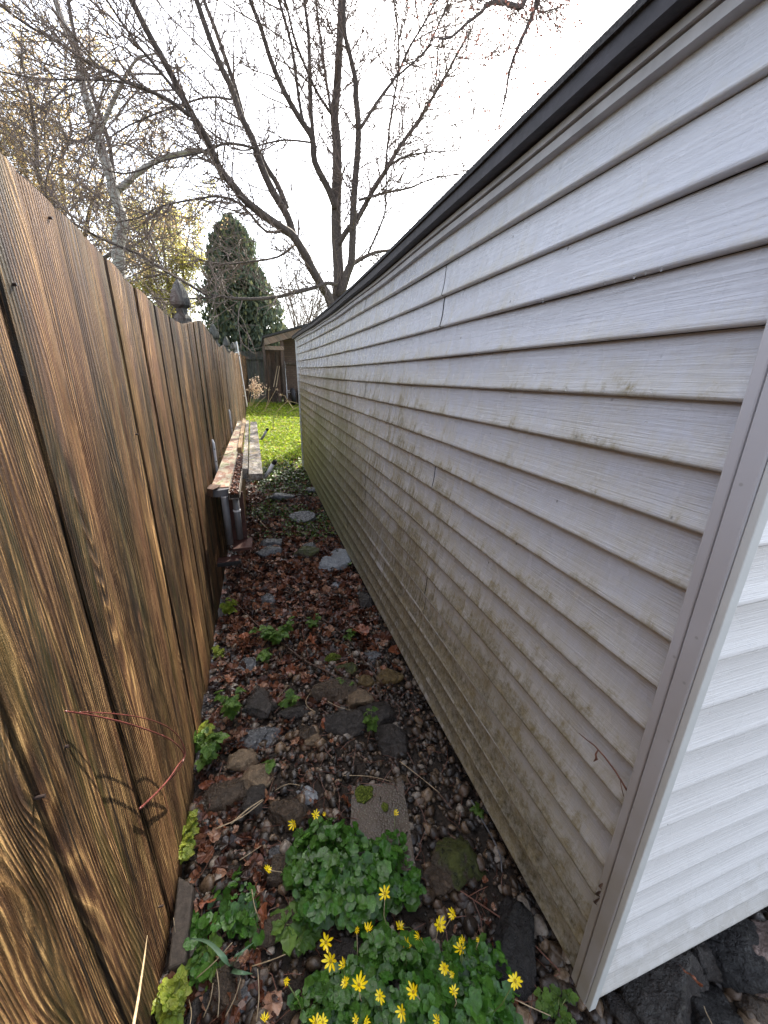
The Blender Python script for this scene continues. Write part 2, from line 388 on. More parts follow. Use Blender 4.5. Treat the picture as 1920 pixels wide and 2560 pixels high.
def mat_brick():
    k = M('old_brick_wall'); x, y, z = k.xyz(k.obj)
    t = k.n('ShaderNodeTexBrick'); k.L(k.comb(x, z, 0.0), t.inputs['Vector']); t.inputs['Scale'].default_value = 4
    t.inputs['Color1'].default_value = (.10, .06, .045, 1); t.inputs['Color2'].default_value = (.14, .095, .07, 1); t.inputs['Mortar'].default_value = (.06, .05, .042, 1)
    return k.out(t.outputs[0], .9, k.bump(k.noise(k.obj, 30, 4), .4, .01))
BRICK = mat_brick()

# ------------------------------------------------------------------ ground
def ground():
    xs = np.unique(np.concatenate([np.linspace(-80, -3, 12), np.linspace(-3, -.6, 8), np.linspace(-.6, 2.2, 85), np.linspace(2.2, 6, 10), np.linspace(6, 80, 12)]))
    ys = np.unique(np.concatenate([np.linspace(-40, -1, 8), np.linspace(-1, 4, 140), np.linspace(4, 16, 90), np.linspace(16, 120, 14)]))
    V = [(x, y, gz(x, y)) for y in ys for x in xs]; n = len(xs)
    Fs = [(j*n+i, j*n+i+1, (j+1)*n+i+1, (j+1)*n+i) for j in range(len(ys)-1) for i in range(n-1)]
    tag(mk('ground', V, Fs, DIRT, smooth=True), kind='structure')
ground()

# ------------------------------------------------------------------ garage
E_, Z0, WX, YE, YF = .1016, .1, .655, .34, 6.85
def bow(y):  # the old wall sags in the middle and lifts towards the far end
    return .066*(max(0, y-1.6)/5.2)**1.7
def rbow(y):  # the roof edge sags a little more than the wall
    return bow(y)-.026*math.sin(math.pi*min(1, max(0, (y-.7)/5.2)))
def sag_base(y, z):  # lower courses sag a little at mid length
    return bow(y)*(.35+.65*smoothstep(.2, 1.6, z))-(.055*math.sin(math.pi*min(1, max(0, (y-.35)/6.3)))+.04*smoothstep(2, 6.5, y))*smoothstep(.9, .1, z)
PROF = [(0.0005, .020), (0.0000, .004), (.0018, .0005), (.0055, -.0006), (.010, .0008), (.020, .0045), (.035, .0090), (.052, .0125), (.072, .0152), (.090, .0170), (.0985, .0188), (.1012, .0205)]  # (height, how far back)
garage = empty('garage', (WX, YE, 0), 'long low garage clad in grey vinyl siding stained with green and brown algae', 'garage')
SEAMS = {2: [1.46, 5.6], 3: [2.57], 4: [4.6], 5: [1.44, 4.9], 6: [2.55, 6.1], 7: [3.97], 8: [1.44, 5.13], 9: [2.53, 5.9], 1: [3.2], 0: [4.1]}
def side_siding():
    b = B(); top = 2.055
    for k in range(20):
        z0 = Z0+k*E_
        if z0 > top: break
        sl = [YE+.03]+SEAMS.get(k//2, [])+[YF]
        for s in range(len(sl)-1):
            ya, yb = sl[s], sl[s+1]-(.0035+.0022*sl[s+1] if s < len(sl)-2 else 0)
            n = max(2, int((yb-ya)/.12)); off = -.0008*(s % 2 == 0)
            if s > 0: ya += .0
            ph = k*1.7+s*5
            rows = []
            for i in range(n+1):
                y = ya+(yb-ya)*i/n
                wob = .0012*math.sin(y*3.1+ph)+.0008*math.sin(y*7.7+ph*2)
                for (h, d) in PROF:
                    z = min(z0+h, top+.03)
                    # the end of a panel is cut on a slight curve, like the photo's joints
                    yy = y
                    if (i == n and s < len(sl)-2) or (i == 0 and s > 0): yy = y+.013*math.sin(h/E_*math.pi*.5)-.007
                    rows.append((WX+d+off+wob, yy, z+sag_base(y, z)))
            m_ = len(PROF)
            fs = [(i*m_+j, i*m_+j+1, (i+1)*m_+j+1, (i+1)*m_+j) for i in range(n) for j in range(m_-1)]
            b.add(rows, fs)
            # thickness of the cut edge
            if s < len(sl)-2:
                e = [(p[0]+.003, p[1], p[2]) for p in rows[-m_:]]
                b.add(rows[-m_:]+e, [(j, j+1, m_+j+1, m_+j) for j in range(m_-1)])
    o = b.build('side_siding', SIDING, garage, smooth=True)
    o['label'] = 'stained grey siding with brown and green algae runs'
    return o
side_siding()
def end_siding():
    b = B(); x0, x1 = WX+.010, 4.6
    for k in range(32):
        z0 = Z0+k*E_
        half = max(0, (2.05-z0))
        xa, xb = x0, x1
        if z0 > 2.05:     # gable
            xa = x0+(z0-2.05)/.45; xb = x1-(z0-2.05)/.45
        if xb-xa < .2: break
        rows = []
        n = 24
        for i in range(n+1):
            x = xa+(xb-xa)*i/n; wob = .0010*math.sin(x*4+k)
            for (h, d) in PROF: rows.append((x, YE-.004+d*1.35+wob, z0+h))
        m_ = len(PROF)
        b.add(rows, [(i*m_+j, (i+1)*m_+j, (i+1)*m_+j+1, i*m_+j+1) for i in range(n) for j in range(m_-1)])
    o = b.build('end_siding', SIDING_END, garage, smooth=True); o['label'] = 'clean pale siding around the corner'
end_siding()
def garage_rest():
    # corner post: two ribs with a groove on the side face, pale channel lip on the end face
    b = B(); zt, zb = 2.05, .085
    xs = WX-.004
    b.box(xs-.006, WX+.02, .374, .392, zb, zt)
    b.box(xs-.009, WX+.02, YE+.002, .3715, zb-.003, zt)
    o = b.build('corner_post', POSTV, garage, bevel=.003)
    g = B(); g.box(xs-.001, WX+.02, .3700, .3755, zb+.002, zt-.002); g.build('groove', BLACKP, o)
    e = B(); e.box(xs-.006, xs+.015, YE-.011, YE+.0015, zb-.001, zt); e.build('pale_lip', POSTEDGE, garage, bevel=.002)
    # far corner trim
    b = B(); b.box(WX-.012, WX+.03, YF-.012, YF+.03, .03, 2.14); b.build('far_corner_post', POSTEDGE, garage)
    # hidden walls that close the building and its foundation
    b = B(); b.box(WX+.03, 4.58, YE+.03, YF, .14, 2.05); b.build('wall_core', BLACKP, garage)
    b = B(); b.box(WX+.12, 4.5, YE+.12, YF-.06, -.05, .14); b.build('foundation', CONC, garage)
    # eave: trim channel, fascia, drip edge and shingles following the far end's lift
    def strip(name, prof, mat, cl=True):
        bb = B(); n = 50; rows = []
        for i in range(n+1):
            y = YE-.12+(YF+.12-YE+.12)*i/n
            for (x, z) in prof: rows.append((x, y, z+rbow(y)+.002*math.sin(y*5)))
        m_ = len(prof)
        fs = [(i*m_+j, i*m_+(j+1) % m_, (i+1)*m_+(j+1) % m_, (i+1)*m_+j) for i in range(n) for j in range(m_)]
        fs += [tuple(range(m_)), tuple(n*m_+j for j in range(m_-1, -1, -1))]
        bb.add(rows, fs); return bb.build(name, mat, garage)
    strip('trim_channel', [(WX-.006, 2.018), (WX+.02, 2.018), (WX+.02, 2.036), (WX-.006, 2.036)], SOFFIT)
    strip('upper_channel', [(WX-.014, 2.039), (WX+.02, 2.039), (WX+.02, 2.052), (WX-.014, 2.052)], SOFFIT)
    strip('soffit', [(WX-.036, 2.056), (WX+.05, 2.056), (WX+.05, 2.060), (WX-.036, 2.060)], FASCIA)
    strip('fascia', [(WX-.046, 2.054), (WX-.038, 2.054), (WX-.038, 2.086), (WX-.046, 2.086)], FASCIA)
    # roof planes with shingle butts
    bb = B(); sl = .45; mid = (WX+4.6)/2
    n = 50
    for side in (0, 1):
        rows = []
        crs = 18
        for i in range(n+1):
            y = YE-.14+(YF+.14-YE+.14)*i/n
            for j in range(crs+1):
                x = WX-.054+(mid-WX+.054)*j/crs; z = 2.090+(x-WX+.054)*sl
                if side: x = 2*mid-x
                if j: rows.append((x, y, z-.002+rbow(y)))
                rows.append((x, y, z+.006+rbow(y)+.0015*nz(y*6, j)))
        m_ = 2*crs+1
        bb.add(rows, [((i)*m_+j, (i+1)*m_+j, (i+1)*m_+j+1, i*m_+j+1) for i in range(n) for j in range(m_-1)])
        # thick lower edge
        xe = WX-.054 if not side else 2*mid-WX+.054
        ed = []
        for i in range(n+1):
            y = YE-.14+(YF+.14-YE+.14)*i/n; ed += [(xe, y, 2.096+rbow(y)), (xe, y, 2.083+rbow(y)+.002*nz(y*9, 3)), (xe+(.06 if not side else -.06), y, 2.088+rbow(y))]
        bb.add(ed, [(i*3+j, i*3+j+1, (i+1)*3+j+1, (i+1)*3+j) for i in range(n) for j in range(2)])
    bb.build('roof', SHINGLE, garage)
garage_rest()

def droplets():
    k = M('water_drop'); k.b.inputs['Transmission Weight'].default_value = 1; k.b.inputs['IOR'].default_value = 1.33; wm = k.out((1, 1, 1), .02)
    r3 = lambda x, y: (1140+x*.4702, 600+y*.4702)
    for (x, y) in [(1092,150),(1008,170),(948,190),(843,215),(792,225),(658,265),(462,322),(585,790),(497,792),(718,962),(1010,970),(740,1060),(640,1045),(1040,800),(785,795),(950,790)]:
        q = onx(*r3(x, y), WX-.002); b = B(); V = [(q[0]+v[0]*.0026, q[1]+v[1]*.0024, q[2]-.001+v[2]*.0038) for v in ico(2)[0]]
        mk('water_drop', V, ico(2)[1], wm, garage, smooth=True)
# ------------------------------------------------------------------ fence
FX = -.38
TOPY = [-1.6, -.9, 0, .98, 1.3, 1.66, 2.17, 2.5, 2.8, 3.15, 3.45, 3.785, 4.2, 4.53, 5.0, 5.27, 5.6, 6.17, 6.7, 7.38, 7.9, 8.5, 9.3, 10.0, 10.7, 12.8, 15]
TOPZ = [1.90, 1.93, 1.90, 1.902, 1.882, 1.85, 1.829, 1.825, 1.838, 1.886, 1.93, 1.973, 1.945, 1.93, 1.885, 1.867, 1.885, 1.953, 1.92, 1.877, 1.94, 2.00, 1.97, 2.04, 2.05, 2.20, 2.3]
def ftop(y): return float(np.interp(y, TOPY, TOPZ))
fence = empty('wooden_fence', (FX, 3, 0), 'tall brown cedar board fence with scooped top running along the left side', 'fence')
BW = .1495
def fence_build():
    k0 = -16; k = k0; edges = []
    y = .874+k0*BW
    per = 16; bb = B(); cnt = 0; panels = 0
    while y < 13.4:
        r = random.Random(k*31+5)
        gap = .002+.003*r.random()
        if k in (-1, 0): gap = .005
        y0, y1 = y+gap/2, y+BW-gap/2
        xo = FX+.003*r.uniform(-1, 1)-.002; tilt = r.uniform(-.0035, .0035)
        xo -= .004*(k % 2)
        lean = r.uniform(-.002, .002)
        ns = 5; nzs = 14
        zb = gz(FX, y)+.035+.02*r.random()
        if .1 < y < 1.2: zb = -.02
        front = []; back = []
        th = .018
        for j in range(nzs+1):
            for i in range(ns+1):
                yy = y0+(y1-y0)*i/ns; zt = ftop(yy)
                z = zb+(zt-zb)*j/nzs
                cup = .0022*math.cos(math.pi*(i/ns-.5))*r.choice([1]) 
                edge = .0025*(1 if i in (0, ns) else 0)
                x = xo+tilt*(i/ns-.5)+cup-edge+.0025*nz(z*1.3, k*3.3)
                front.append((x, yy+lean*(z-1)*3, z)); back.append((x-th, yy+lean*(z-1)*3, z))
        n1 = ns+1; N = len(front)
        fs = [(j*n1+i, j*n1+i+1, (j+1)*n1+i+1, (j+1)*n1+i) for j in range(nzs) for i in range(ns)]
        fs += [(N+j*n1+i, N+(j+1)*n1+i, N+(j+1)*n1+i+1, N+j*n1+i+1) for j in range(nzs) for i in range(ns)]
        fs += [(nzs*n1+i, nzs*n1+i+1, N+nzs*n1+i+1, N+nzs*n1+i) for i in range(ns)]
        fs += [(i+1, i, N+i, N+i+1) for i in range(ns)]
        fs += [(j*n1, (j+1)*n1, N+(j+1)*n1, N+j*n1) for j in range(nzs)]
        fs += [((j+1)*n1+ns, j*n1+ns, N+j*n1+ns, N+(j+1)*n1+ns) for j in range(nzs)]
        bb.add(front+back, fs); cnt += 1
        y += BW; k += 1
        if cnt == per or y >= 13.4:
            bb.build('fence_panel', FENCE, fence); bb = B(); cnt = 0
    # far last panel, swung slightly towards the alley
    bb = B()
    for i in range(10):
        y = 13.45+i*.15; x = FX+.02+.01*i
        bb.box(x-.02, x, y+.003, y+.146, gz(x, y)+.05, 2.18-.03*(i % 2))
    bb.build('fence_panel', FENCE, fence)
    # rails behind the boards
    for z in (.45, 1.05, 1.62):
        b = B(); b.box(FX-.075, FX-.032, -1.5, 8, z, z+.085); b.build('rail', POSTWOOD, fence)
        b = B()
        b.add([(FX-.075, 8, z), (FX-.032, 8, z), (FX-.032, 8, z+.085), (FX-.075, 8, z+.085), (FX-.075, 14, z+.4), (FX-.032, 14, z+.4), (FX-.032, 14, z+.485), (FX-.075, 14, z+.485)],
              [(0,1,2,3),(7,6,5,4),(0,4,5,1),(1,5,6,2),(2,6,7,3),(3,7,4,0)])
        b.build('rail', POSTWOOD, fence)
    # posts with gothic finials
    for y in (.84, 3.34, 5.75, 8.16, 10.6, 13.0):
        zt = ftop(y)-.005 if y > 3 else 1.55
        px = FX-.078; b = B(); b.box(px-.055, px+.055, y-.055, y+.055, gz(px, y)-.05, zt)
        p = b.build('post', POSTWOOD, fence, bevel=.004)
        prof = [(.058, 0), (.058, .02), (.052, .035), (.036, .055), (.034, .085), (.060, .105), (.064, .125), (.062, .15), (.048, .195), (.028, .24), (.004, .268)]
        if y < 3: continue
        vv = []; ff = []; n = 8
        for (r_, h) in prof:
            for q in range(n):
                t = math.pi*2*q/n+math.pi/8; rr = r_*(1.0 if 1 else 0)/max(abs(math.cos(t)), abs(math.sin(t)))*.96
                vv.append((px+rr*math.cos(t), y+rr*math.sin(t), zt+h*1.0))
        for j in range(len(prof)-1):
            for q in range(n): ff.append((j*n+q, j*n+(q+1) % n, (j+1)*n+(q+1) % n, (j+1)*n+q))
        ff.append(tuple((len(prof)-1)*n+q for q in range(n)))
        f = mk('finial', vv, ff, POSTWOOD, p)
    # nails and a cut nail sticking out
    for (px, py) in [(34, 712), (163, 1867), (124, 546), (342, 1086), (403, 2265), (101, 1992)]:
        q = onx(px, py, FX); b = B(); b.tube([(FX-.01, q[1], q[2]), (FX+.004+.0015*(px % 3), q[1]-.001, q[2]+.001)], .0028, 8)
        b.build('nail', NAIL, fence)
fence_build()

# ------------------------------------------------------------------ lumber rack on the fence
def quadbeam(name, a0, a1, b0, b1, ztop, th, mat, label, cat, z2=None, group=None, sub=24, moss=0):
    """horizontal board: near end from x=a0..a1 at y=a[1], far end b0..b1"""
    (xa, xb, ya), (xc, xd, yb) = (a0, a1, b0), b1
    V = []; n = sub; z2 = ztop if z2 is None else z2
    for i in range(n+1):
        t = i/n; y = ya+(yb-ya)*t; l = xa+(xc-xa)*t; r_ = xb+(xd-xb)*t; z = ztop+(z2-ztop)*t+.002*nz(y*3, xa*9)
        V += [(l, y, z-th), (r_, y, z-th), (r_, y, z), (l, y, z)]
    Fs = [(i*4+j, i*4+(j+1) % 4, (i+1)*4+(j+1) % 4, (i+1)*4+j) for i in range(n) for j in range(4)]
    Fs += [(0, 3, 2, 1), (n*4, n*4+1, n*4+2, n*4+3)]
    o = mk(name, V, Fs, mat, loc=(xa, ya, ztop)); tag(o, label, cat, group)
    md = o.modifiers.new('bevel', 'BEVEL'); md.width = .003; md.segments = 2
    return o
def mat_speck():
    k = M('speckled_plank'); a = k.noise(k.map(k.obj, (1, .35, 1)), 30, 7, .8); b2 = k.noise(k.obj, 9, 4, .6)
    c = k.ramp(a, [(.40, (.05, .045, .04)), (.5, (.20, .18, .16)), (.62, (.46, .43, .40))])
    c = k.mix(k.rng(b2, .5, .66), c, (.30, .22, .13)); c = k.mix(k.rng(k.noise(k.obj, 14, 3), .6, .68), c, (.2, .22, .06))
    return k.out(c, .75, k.bump(a, .6, .006))
SPECK = mat_speck()
def rack():
    t = empty('lumber', (-.36, 2.7, .80), 'wide mossy reddish plank lying nearest the fence on the lumber rack, grey end toward camera', 'lumber')
    V = []; n = 30
    b = B()
    rows = []
    for i in range(n+1):
        y = 2.72+4.3*i/n; x0, x1 = -.352, -.238; z = .85+.003*nz(y*4, 1)
        rows += [(x0, y, z-.038), (x1, y, z-.038), (x1, y, z), (x0, y, z)]
    fs = [(i*4+j, i*4+(j+1) % 4, (i+1)*4+(j+1) % 4, (i+1)*4+j) for i in range(n) for j in range(4)]+[(0,3,2,1), (n*4, n*4+1, n*4+2, n*4+3)]
    b.add(rows, fs); b.build('board', MOSSB, t, bevel=.003)
    # rounded grey end piece
    b = B(); pts = []
    for i in range(9):
        a = i/8; pts.append((-.365+.127*a, 2.718-.05*math.sin(math.pi*a*.75+.2)))
    vv = [(x, y, .842) for x, y in pts]+[(x, y, .795) for x, y in pts]+[(-.238, 2.74, .842), (-.365, 2.74, .842), (-.238, 2.74, .795), (-.365, 2.74, .795)]
    ff = [(i, i+1, 10+i-1+0, 9+i) if 0 else (i, i+9, i+10, i+1) for i in range(8)]+[tuple(range(9))+(18, 19), tuple(range(17, 8, -1))+(21, 20)]
    b.add(vv, ff); b.build('end_cap', PVCG, t)
    b = B(); b.add([(-.372, 2.70, .852), (-.33, 2.645, .856), (-.30, 2.69, .858), (-.285, 2.76, .856), (-.36, 2.80, .853), (-.375, 2.70, .80), (-.335, 2.65, .80)], [(0,1,2,3,4), (0,5,6,1)])
    b.build('bark_flap', TWIGM, t)
    # gutter full of wet leaves and grit
    g = empty('gutter', (-.205, 2.64, .80), 'narrow trough packed with wet leaf debris between two boards on the rack', 'gutter')
    b = B()
    b.box(-.236, -.170, 2.60, 4.02, .795, .800); b.box(-.236, -.231, 2.60, 4.02, .8005, .842); b.box(-.173, -.168, 2.60, 4.02, .8005, .846)
    b.build('trough', GREYWOOD, g)
    n = 900; pos = []; rot = []; scl = []; ch = []
    for i in range(n):
        pos.append((RNG.uniform(-.229, -.175), RNG.uniform(2.6, 4.0), .822+RNG.uniform(0, .018))); rot.append(rotm(RNG.uniform(-1, 1), RNG.uniform(-1, 1), RNG.uniform(0, 6))); scl.append(RNG.uniform(.006, .013)); ch.append(RNG.randrange(2))
    V, Fs = scatter([ICO1, LEAFT[0]], pos, rot, scl, ch); mk('debris', V, Fs, LITTER, g, smooth=False)['kind'] = 'stuff'
    b = B(); b.box(-.2305, -.1735, 2.605, 4.0, .8005, .822); b.build('silt', DIRT, g)
    quadbeam('lumber', -.236, -.200, 4.10, (-.275, -.225, 7.05), .885, .062, LUMBER_TAN, 'short tan length of lumber with square cut end in the middle of the rack', 'lumber')
    quadbeam('lumber', -.170, -.127, 3.24, (-.225, -.180, 7.05), .856, .085, SPECK, 'narrow pale grey length of lumber between the tan one and the loose wide plank', 'lumber')
    quadbeam('lumber', -.119, -.014, 3.06, (-.150, -.050, 6.65), .850, .045, SPECK, 'wide speckled grey plank lying farthest from the fence on the rack', 'lumber', z2=.87)
    # arms of the rack: white metal uprights on the fence with arms out
    for i, (y, zt) in enumerate([(3.36, 1.075), (5.58, 1.14)]):
        r = empty('rack_bracket', (FX+.01, y, .7), ['white metal rack bracket on the fence, the nearer of the two', 'white metal rack bracket on the fence, the farther of the two'][i], 'bracket', 'brackets of the lumber rack')
        b = B(); b.tube([(FX+.012, y, .68), (FX+.012, y, zt-.03), (FX+.006, y+.004, zt)], [.011, .011, .006], 10); b.build('upright', METALW, r, smooth=True)
        b = B(); b.tube([(FX+.012, y, .71), (.0, y, .745)], .009, 8); b.build('arm', METALW, r, smooth=True)
        
        for zz in (.90, 1.0): b = B(); b.tube([(FX+.014, y-.009, zz), (FX+.019, y-.014, zz)], .004, 8); b.build('bolt', NAIL, r)
        b = B(); b.tube([(-.005, y, .74), (.035, y-.02, .80), (.075, y-.03, .865)], .016, 12); b.build('arm_end', PVC, r, smooth=True)
        b = B(); b.tube([(.074, y-.03, .862), (.094, y-.034, .892)], .018, 12); b.build('cap', BLACKP, r)
    # wires across the board
    for i, (px, py, qx, qy) in enumerate([(544, 1146, 583, 1130), (556, 1121, 582, 1119), (562, 1078, 588, 1077)]):
        a = onz(px, py, .87); c = onz(qx, qy, .862); b = B(); b.tube([a, (a+c)/2+[0, 0, .006], c], .003, 5)
        tag(b.build('twig', TWIGM, loc=tuple(a), smooth=True), ['dark twig lying across the mossy plank nearest the camera', 'dark twig lying across the middle of the mossy plank', 'dark twig lying across the far part of the mossy plank'][i], 'twig')
    # vertical pipes and boards of the hanging frame
    y = 2.66
    def vpipe(x, y, z0, z1, r, mat, label, collar=None):
        t = empty('pipe', (x, y, z0), label, 'pipe')
        b = B(); b.tube([(x, y, z0), (x, y, z1)], r, 20); b.build('pipe_body', mat, t, smooth=False).data.polygons.foreach_set('use_smooth', [True]*20+[False]*2)
        if collar: b = B(); b.tube([(x, y, collar), (x, y, collar+.012)], r+.004, 20); b.build('collar', METALW, t)
    vpipe(-.268, 2.66, .46, .80, .022, PVCG, 'grey upright pipe nearest the fence under the rack')
    vpipe(-.200, 2.65, .495, .79, .021, PVCG, 'grey upright pipe with a white collar under the trough', .695)
    f = empty('hanging_frame', (-.25, 2.75, .40), 'dark wooden frame with a reddish board hanging below the lumber rack', 'frame')
    b = B(); V = [(-.240, 3.25, .17), (-.215, 3.25, .17), (-.210, 3.42, .17), (-.235, 3.42, .17), (-.200, 3.25, .768), (-.158, 3.25, .768), (-.153, 3.42, .768), (-.195, 3.42, .768)]
    b.add(V, [(0,3,2,1),(4,5,6,7),(0,1,5,4),(1,2,6,5),(2,3,7,6),(3,0,4,7)]); b.build('upright_board', LUMBER_TAN, f, bevel=.002)
    b = B(); b.box(-.30, -.16, 2.78, 2.80, .44, .79); b.build('back_board', RUSTW, f)
    b = B(); b.box(-.255, -.128, 2.62, 2.80, .418, .437); b.build('shelf', RUSTW, f)
    b = B(); b.box(-.352, -.205, 2.54, 2.58, .352, .378); b.build('lower_ledge', BLACKP, f, bevel=.003)
    b = B(); b.box(-.352, -.215, 2.545, 2.62, .3785, .384); b.build('ledge_top', RUSTW, f)

# templates for scattering ------------------------------------------------
def ico(sub):
    import bmesh
    bm = bmesh.new(); bmesh.ops.create_icosphere(bm, subdivisions=sub, radius=1)
    V = np.array([v.co[:] for v in bm.verts]); Fs = [tuple(v.index for v in f.verts) for f in bm.faces]; bm.free(); return V, Fs
ICO1, ICO2, ICO3, ICO4 = ico(1), ico(2), ico(3), ico(4)
def pebble_t(seed):
    V, Fs = ICO2; r = np.random.RandomState(seed)
    s = np.array([1, r.uniform(.65, .95), r.uniform(.45, .7)]); W = []
    for v in V:
        d = 1+.34*nz(v[0]*1.2+seed*7, v[1]*1.2, v[2]*1.2)+.10*nz(v[0]*3+seed, v[1]*3, v[2]*3); W.append(v*d*s)
    return np.array(W), Fs
PEB = [pebble_t(i) for i in range(8)]
def leaf_litter_t(seed):
    r = random.Random(seed); n = 18; V = [(0, 0, 0)]; kind = seed % 3
    for i in range(n):
        a = 2*math.pi*i/n
        if kind == 0: rad = .62+.38*abs(math.cos(a*2.5+.0))**.7*(1 if math.cos(a) > -.7 else .6)   # lobed like a maple leaf
        elif kind == 1: rad = 1/math.sqrt(math.cos(a)**2+(math.sin(a)/.55)**2)
        else: rad = .7+.3*r.random()
        V.append((rad*math.cos(a), rad*math.sin(a), 0))
    W = []; c = r.uniform(.3, 1.1); c2 = r.uniform(-.5, .5); th = r.uniform(0, 3)
    for x, y, z in V:
        u = x*math.cos(th)+y*math.sin(th); v = -x*math.sin(th)+y*math.cos(th)
        W.append((x*(1-.15*c*abs(u)), y*(1-.15*c), .45*c*u*u+.3*c2*v*u+.12*math.sin(7*v+seed)+.08*r.uniform(-1, 1)))
    V2 = W
    return np.array(V2), [(0, i+1, (i+1) % n+1) for i in range(n)]
LEAFT = [leaf_litter_t(i) for i in range(12)]
def round_leaf_t(seed):
    """kidney / heart-shaped celandine leaf, stalk at the origin, leaf lying in +x"""
    r = random.Random(seed); n = 18; V = [(0, 0, 0)]
    for i in range(n+1):
        a = -math.pi*.86+2*math.pi*.86*i/n
        rad = .62*(1+.30*math.cos(a)*.3)+.10*math.cos(a*2)*-.3+.05*math.cos(a*7+seed)
        V.append((rad*math.cos(a)*1.0+.18, rad*math.sin(a)*1.12, 0))
    c = r.uniform(.05, .3)
    W = [(x, y, c*(x*x+y*y)*.7+.05*math.sin(5*y+seed)+.10*abs(y)-.02*r.random()) for x, y, z in V]
    mid = [tuple(np.array(W[0])*.45+np.array(W[i+1])*.55+np.array([0, 0, -.03+.03*math.cos(i*1.4)])) for i in range(n+1)]
    W2 = W+mid; m_ = len(W)
    Fs = [(0, m_+i, m_+i+1) for i in range(n)]+[(m_+i, i+1, i+2, m_+i+1) for i in range(n)]
    return np.array(W2), Fs
ROUND = [round_leaf_t(i) for i in range(5)]
def tri_leaf_t(seed):
    """three-lobed toothed leaf, stalk at the origin"""
    r = random.Random(seed); V = []; Fs = []
    for ang, L in ((0, 1), (1.05, .72), (-1.05, .72)):
        n0 = len(V); ca, sa = math.cos(ang), math.sin(ang)
        out = []; m_ = 7
        for i in range(m_+1):
            t = i/m_; wd = .30*math.sin(math.pi*min(1, t*1.02))**.8*(1.15-.25*t)*(1+.28*(i % 2)); out.append((t*L, wd*L))
        for x, y in out:
            for s in (1, 0, -1):
                X, Y = x, y*s; V.append((X*ca-Y*sa, X*sa+Y*ca, .06*abs(s)-.22*x*x+.03*r.random()))
        for i in range(m_): Fs += [(n0+i*3, n0+i*3+1, n0+i*3+4, n0+i*3+3), (n0+i*3+1, n0+i*3+2, n0+i*3+5, n0+i*3+4)]
    return np.array(V), Fs
TRI = [tri_leaf_t(i) for i in range(4)]
SHARD = (np.array([(-.5, 0, 0), (.5, 0, 0), (.35, 0, .6), (0, .05, 1), (-.35, 0, .6)], float), [(0, 1, 2, 3, 4)])
BLADE = (np.array([(-.5, 0, 0), (.5, 0, 0), (.32, .25, .5), (-.32, .25, .5), (0, .8, 1)], float)*np.array([.09, .35, 1]), [(0, 1, 2, 3), (3, 2, 4)])
rack()
droplets()

# ------------------------------------------------------------------ gravel, litter, cover
def in_alley(x, y): return -.37 < x < .70
def gravel():
    pos = []; rot = []; scl = []; ch = []
    def put(x, y, s, lift=0):
        pos.append((x, y, gz(x, y)+s*RNG.choice([-.1, .1, .25, .35])+lift)); rot.append(rotm(RNG.uniform(-.5, .5), RNG.uniform(-.5, .5), RNG.uniform(0, 6.3))); scl.append(s); ch.append(RNG.randrange(8))
    for i in range(9500):
        y = -.2+2.9*RNG.random()**1.0; x = RNG.uniform(-.40, .78)
        d = 1 if y < 1.9 else max(0, 1-(y-1.9)/.9)
        if x > .25: d = max(d, .8)
        d *= .7+.3*smoothstep(-.35, .05, nz(x*4, y*4, 31))
        if RNG.random() > d: continue
        s = RNG.choice([.005, .007, .008, .010, .011, .013, .015, .019, .025])*RNG.uniform(.8, 1.2)
        put(x, y, s, RNG.choice([0, 0, .008]))
    for i in range(2600):                                     # along the garage foot and further back
        y = RNG.uniform(1.8, 6.5); x = RNG.uniform(-.35, .72) if RNG.random() < .5 else RNG.uniform(.35, .75)
        put(x, y, RNG.uniform(.008, .018))
    for i in range(2600):                                     # round the corner under the end wall
        x = RNG.uniform(.62, 2.1); y = RNG.uniform(-.35, .75); put(x, y, RNG.choice([.008, .011, .014, .02, .026]))
    V, Fs = scatter(PEB, pos, rot, scl, ch)
    tag(mk('gravel', V, Fs, PEBBLE, smooth=True), 'wet brown and grey pea gravel covering the alley floor', 'gravel', kind='stuff')
gravel()
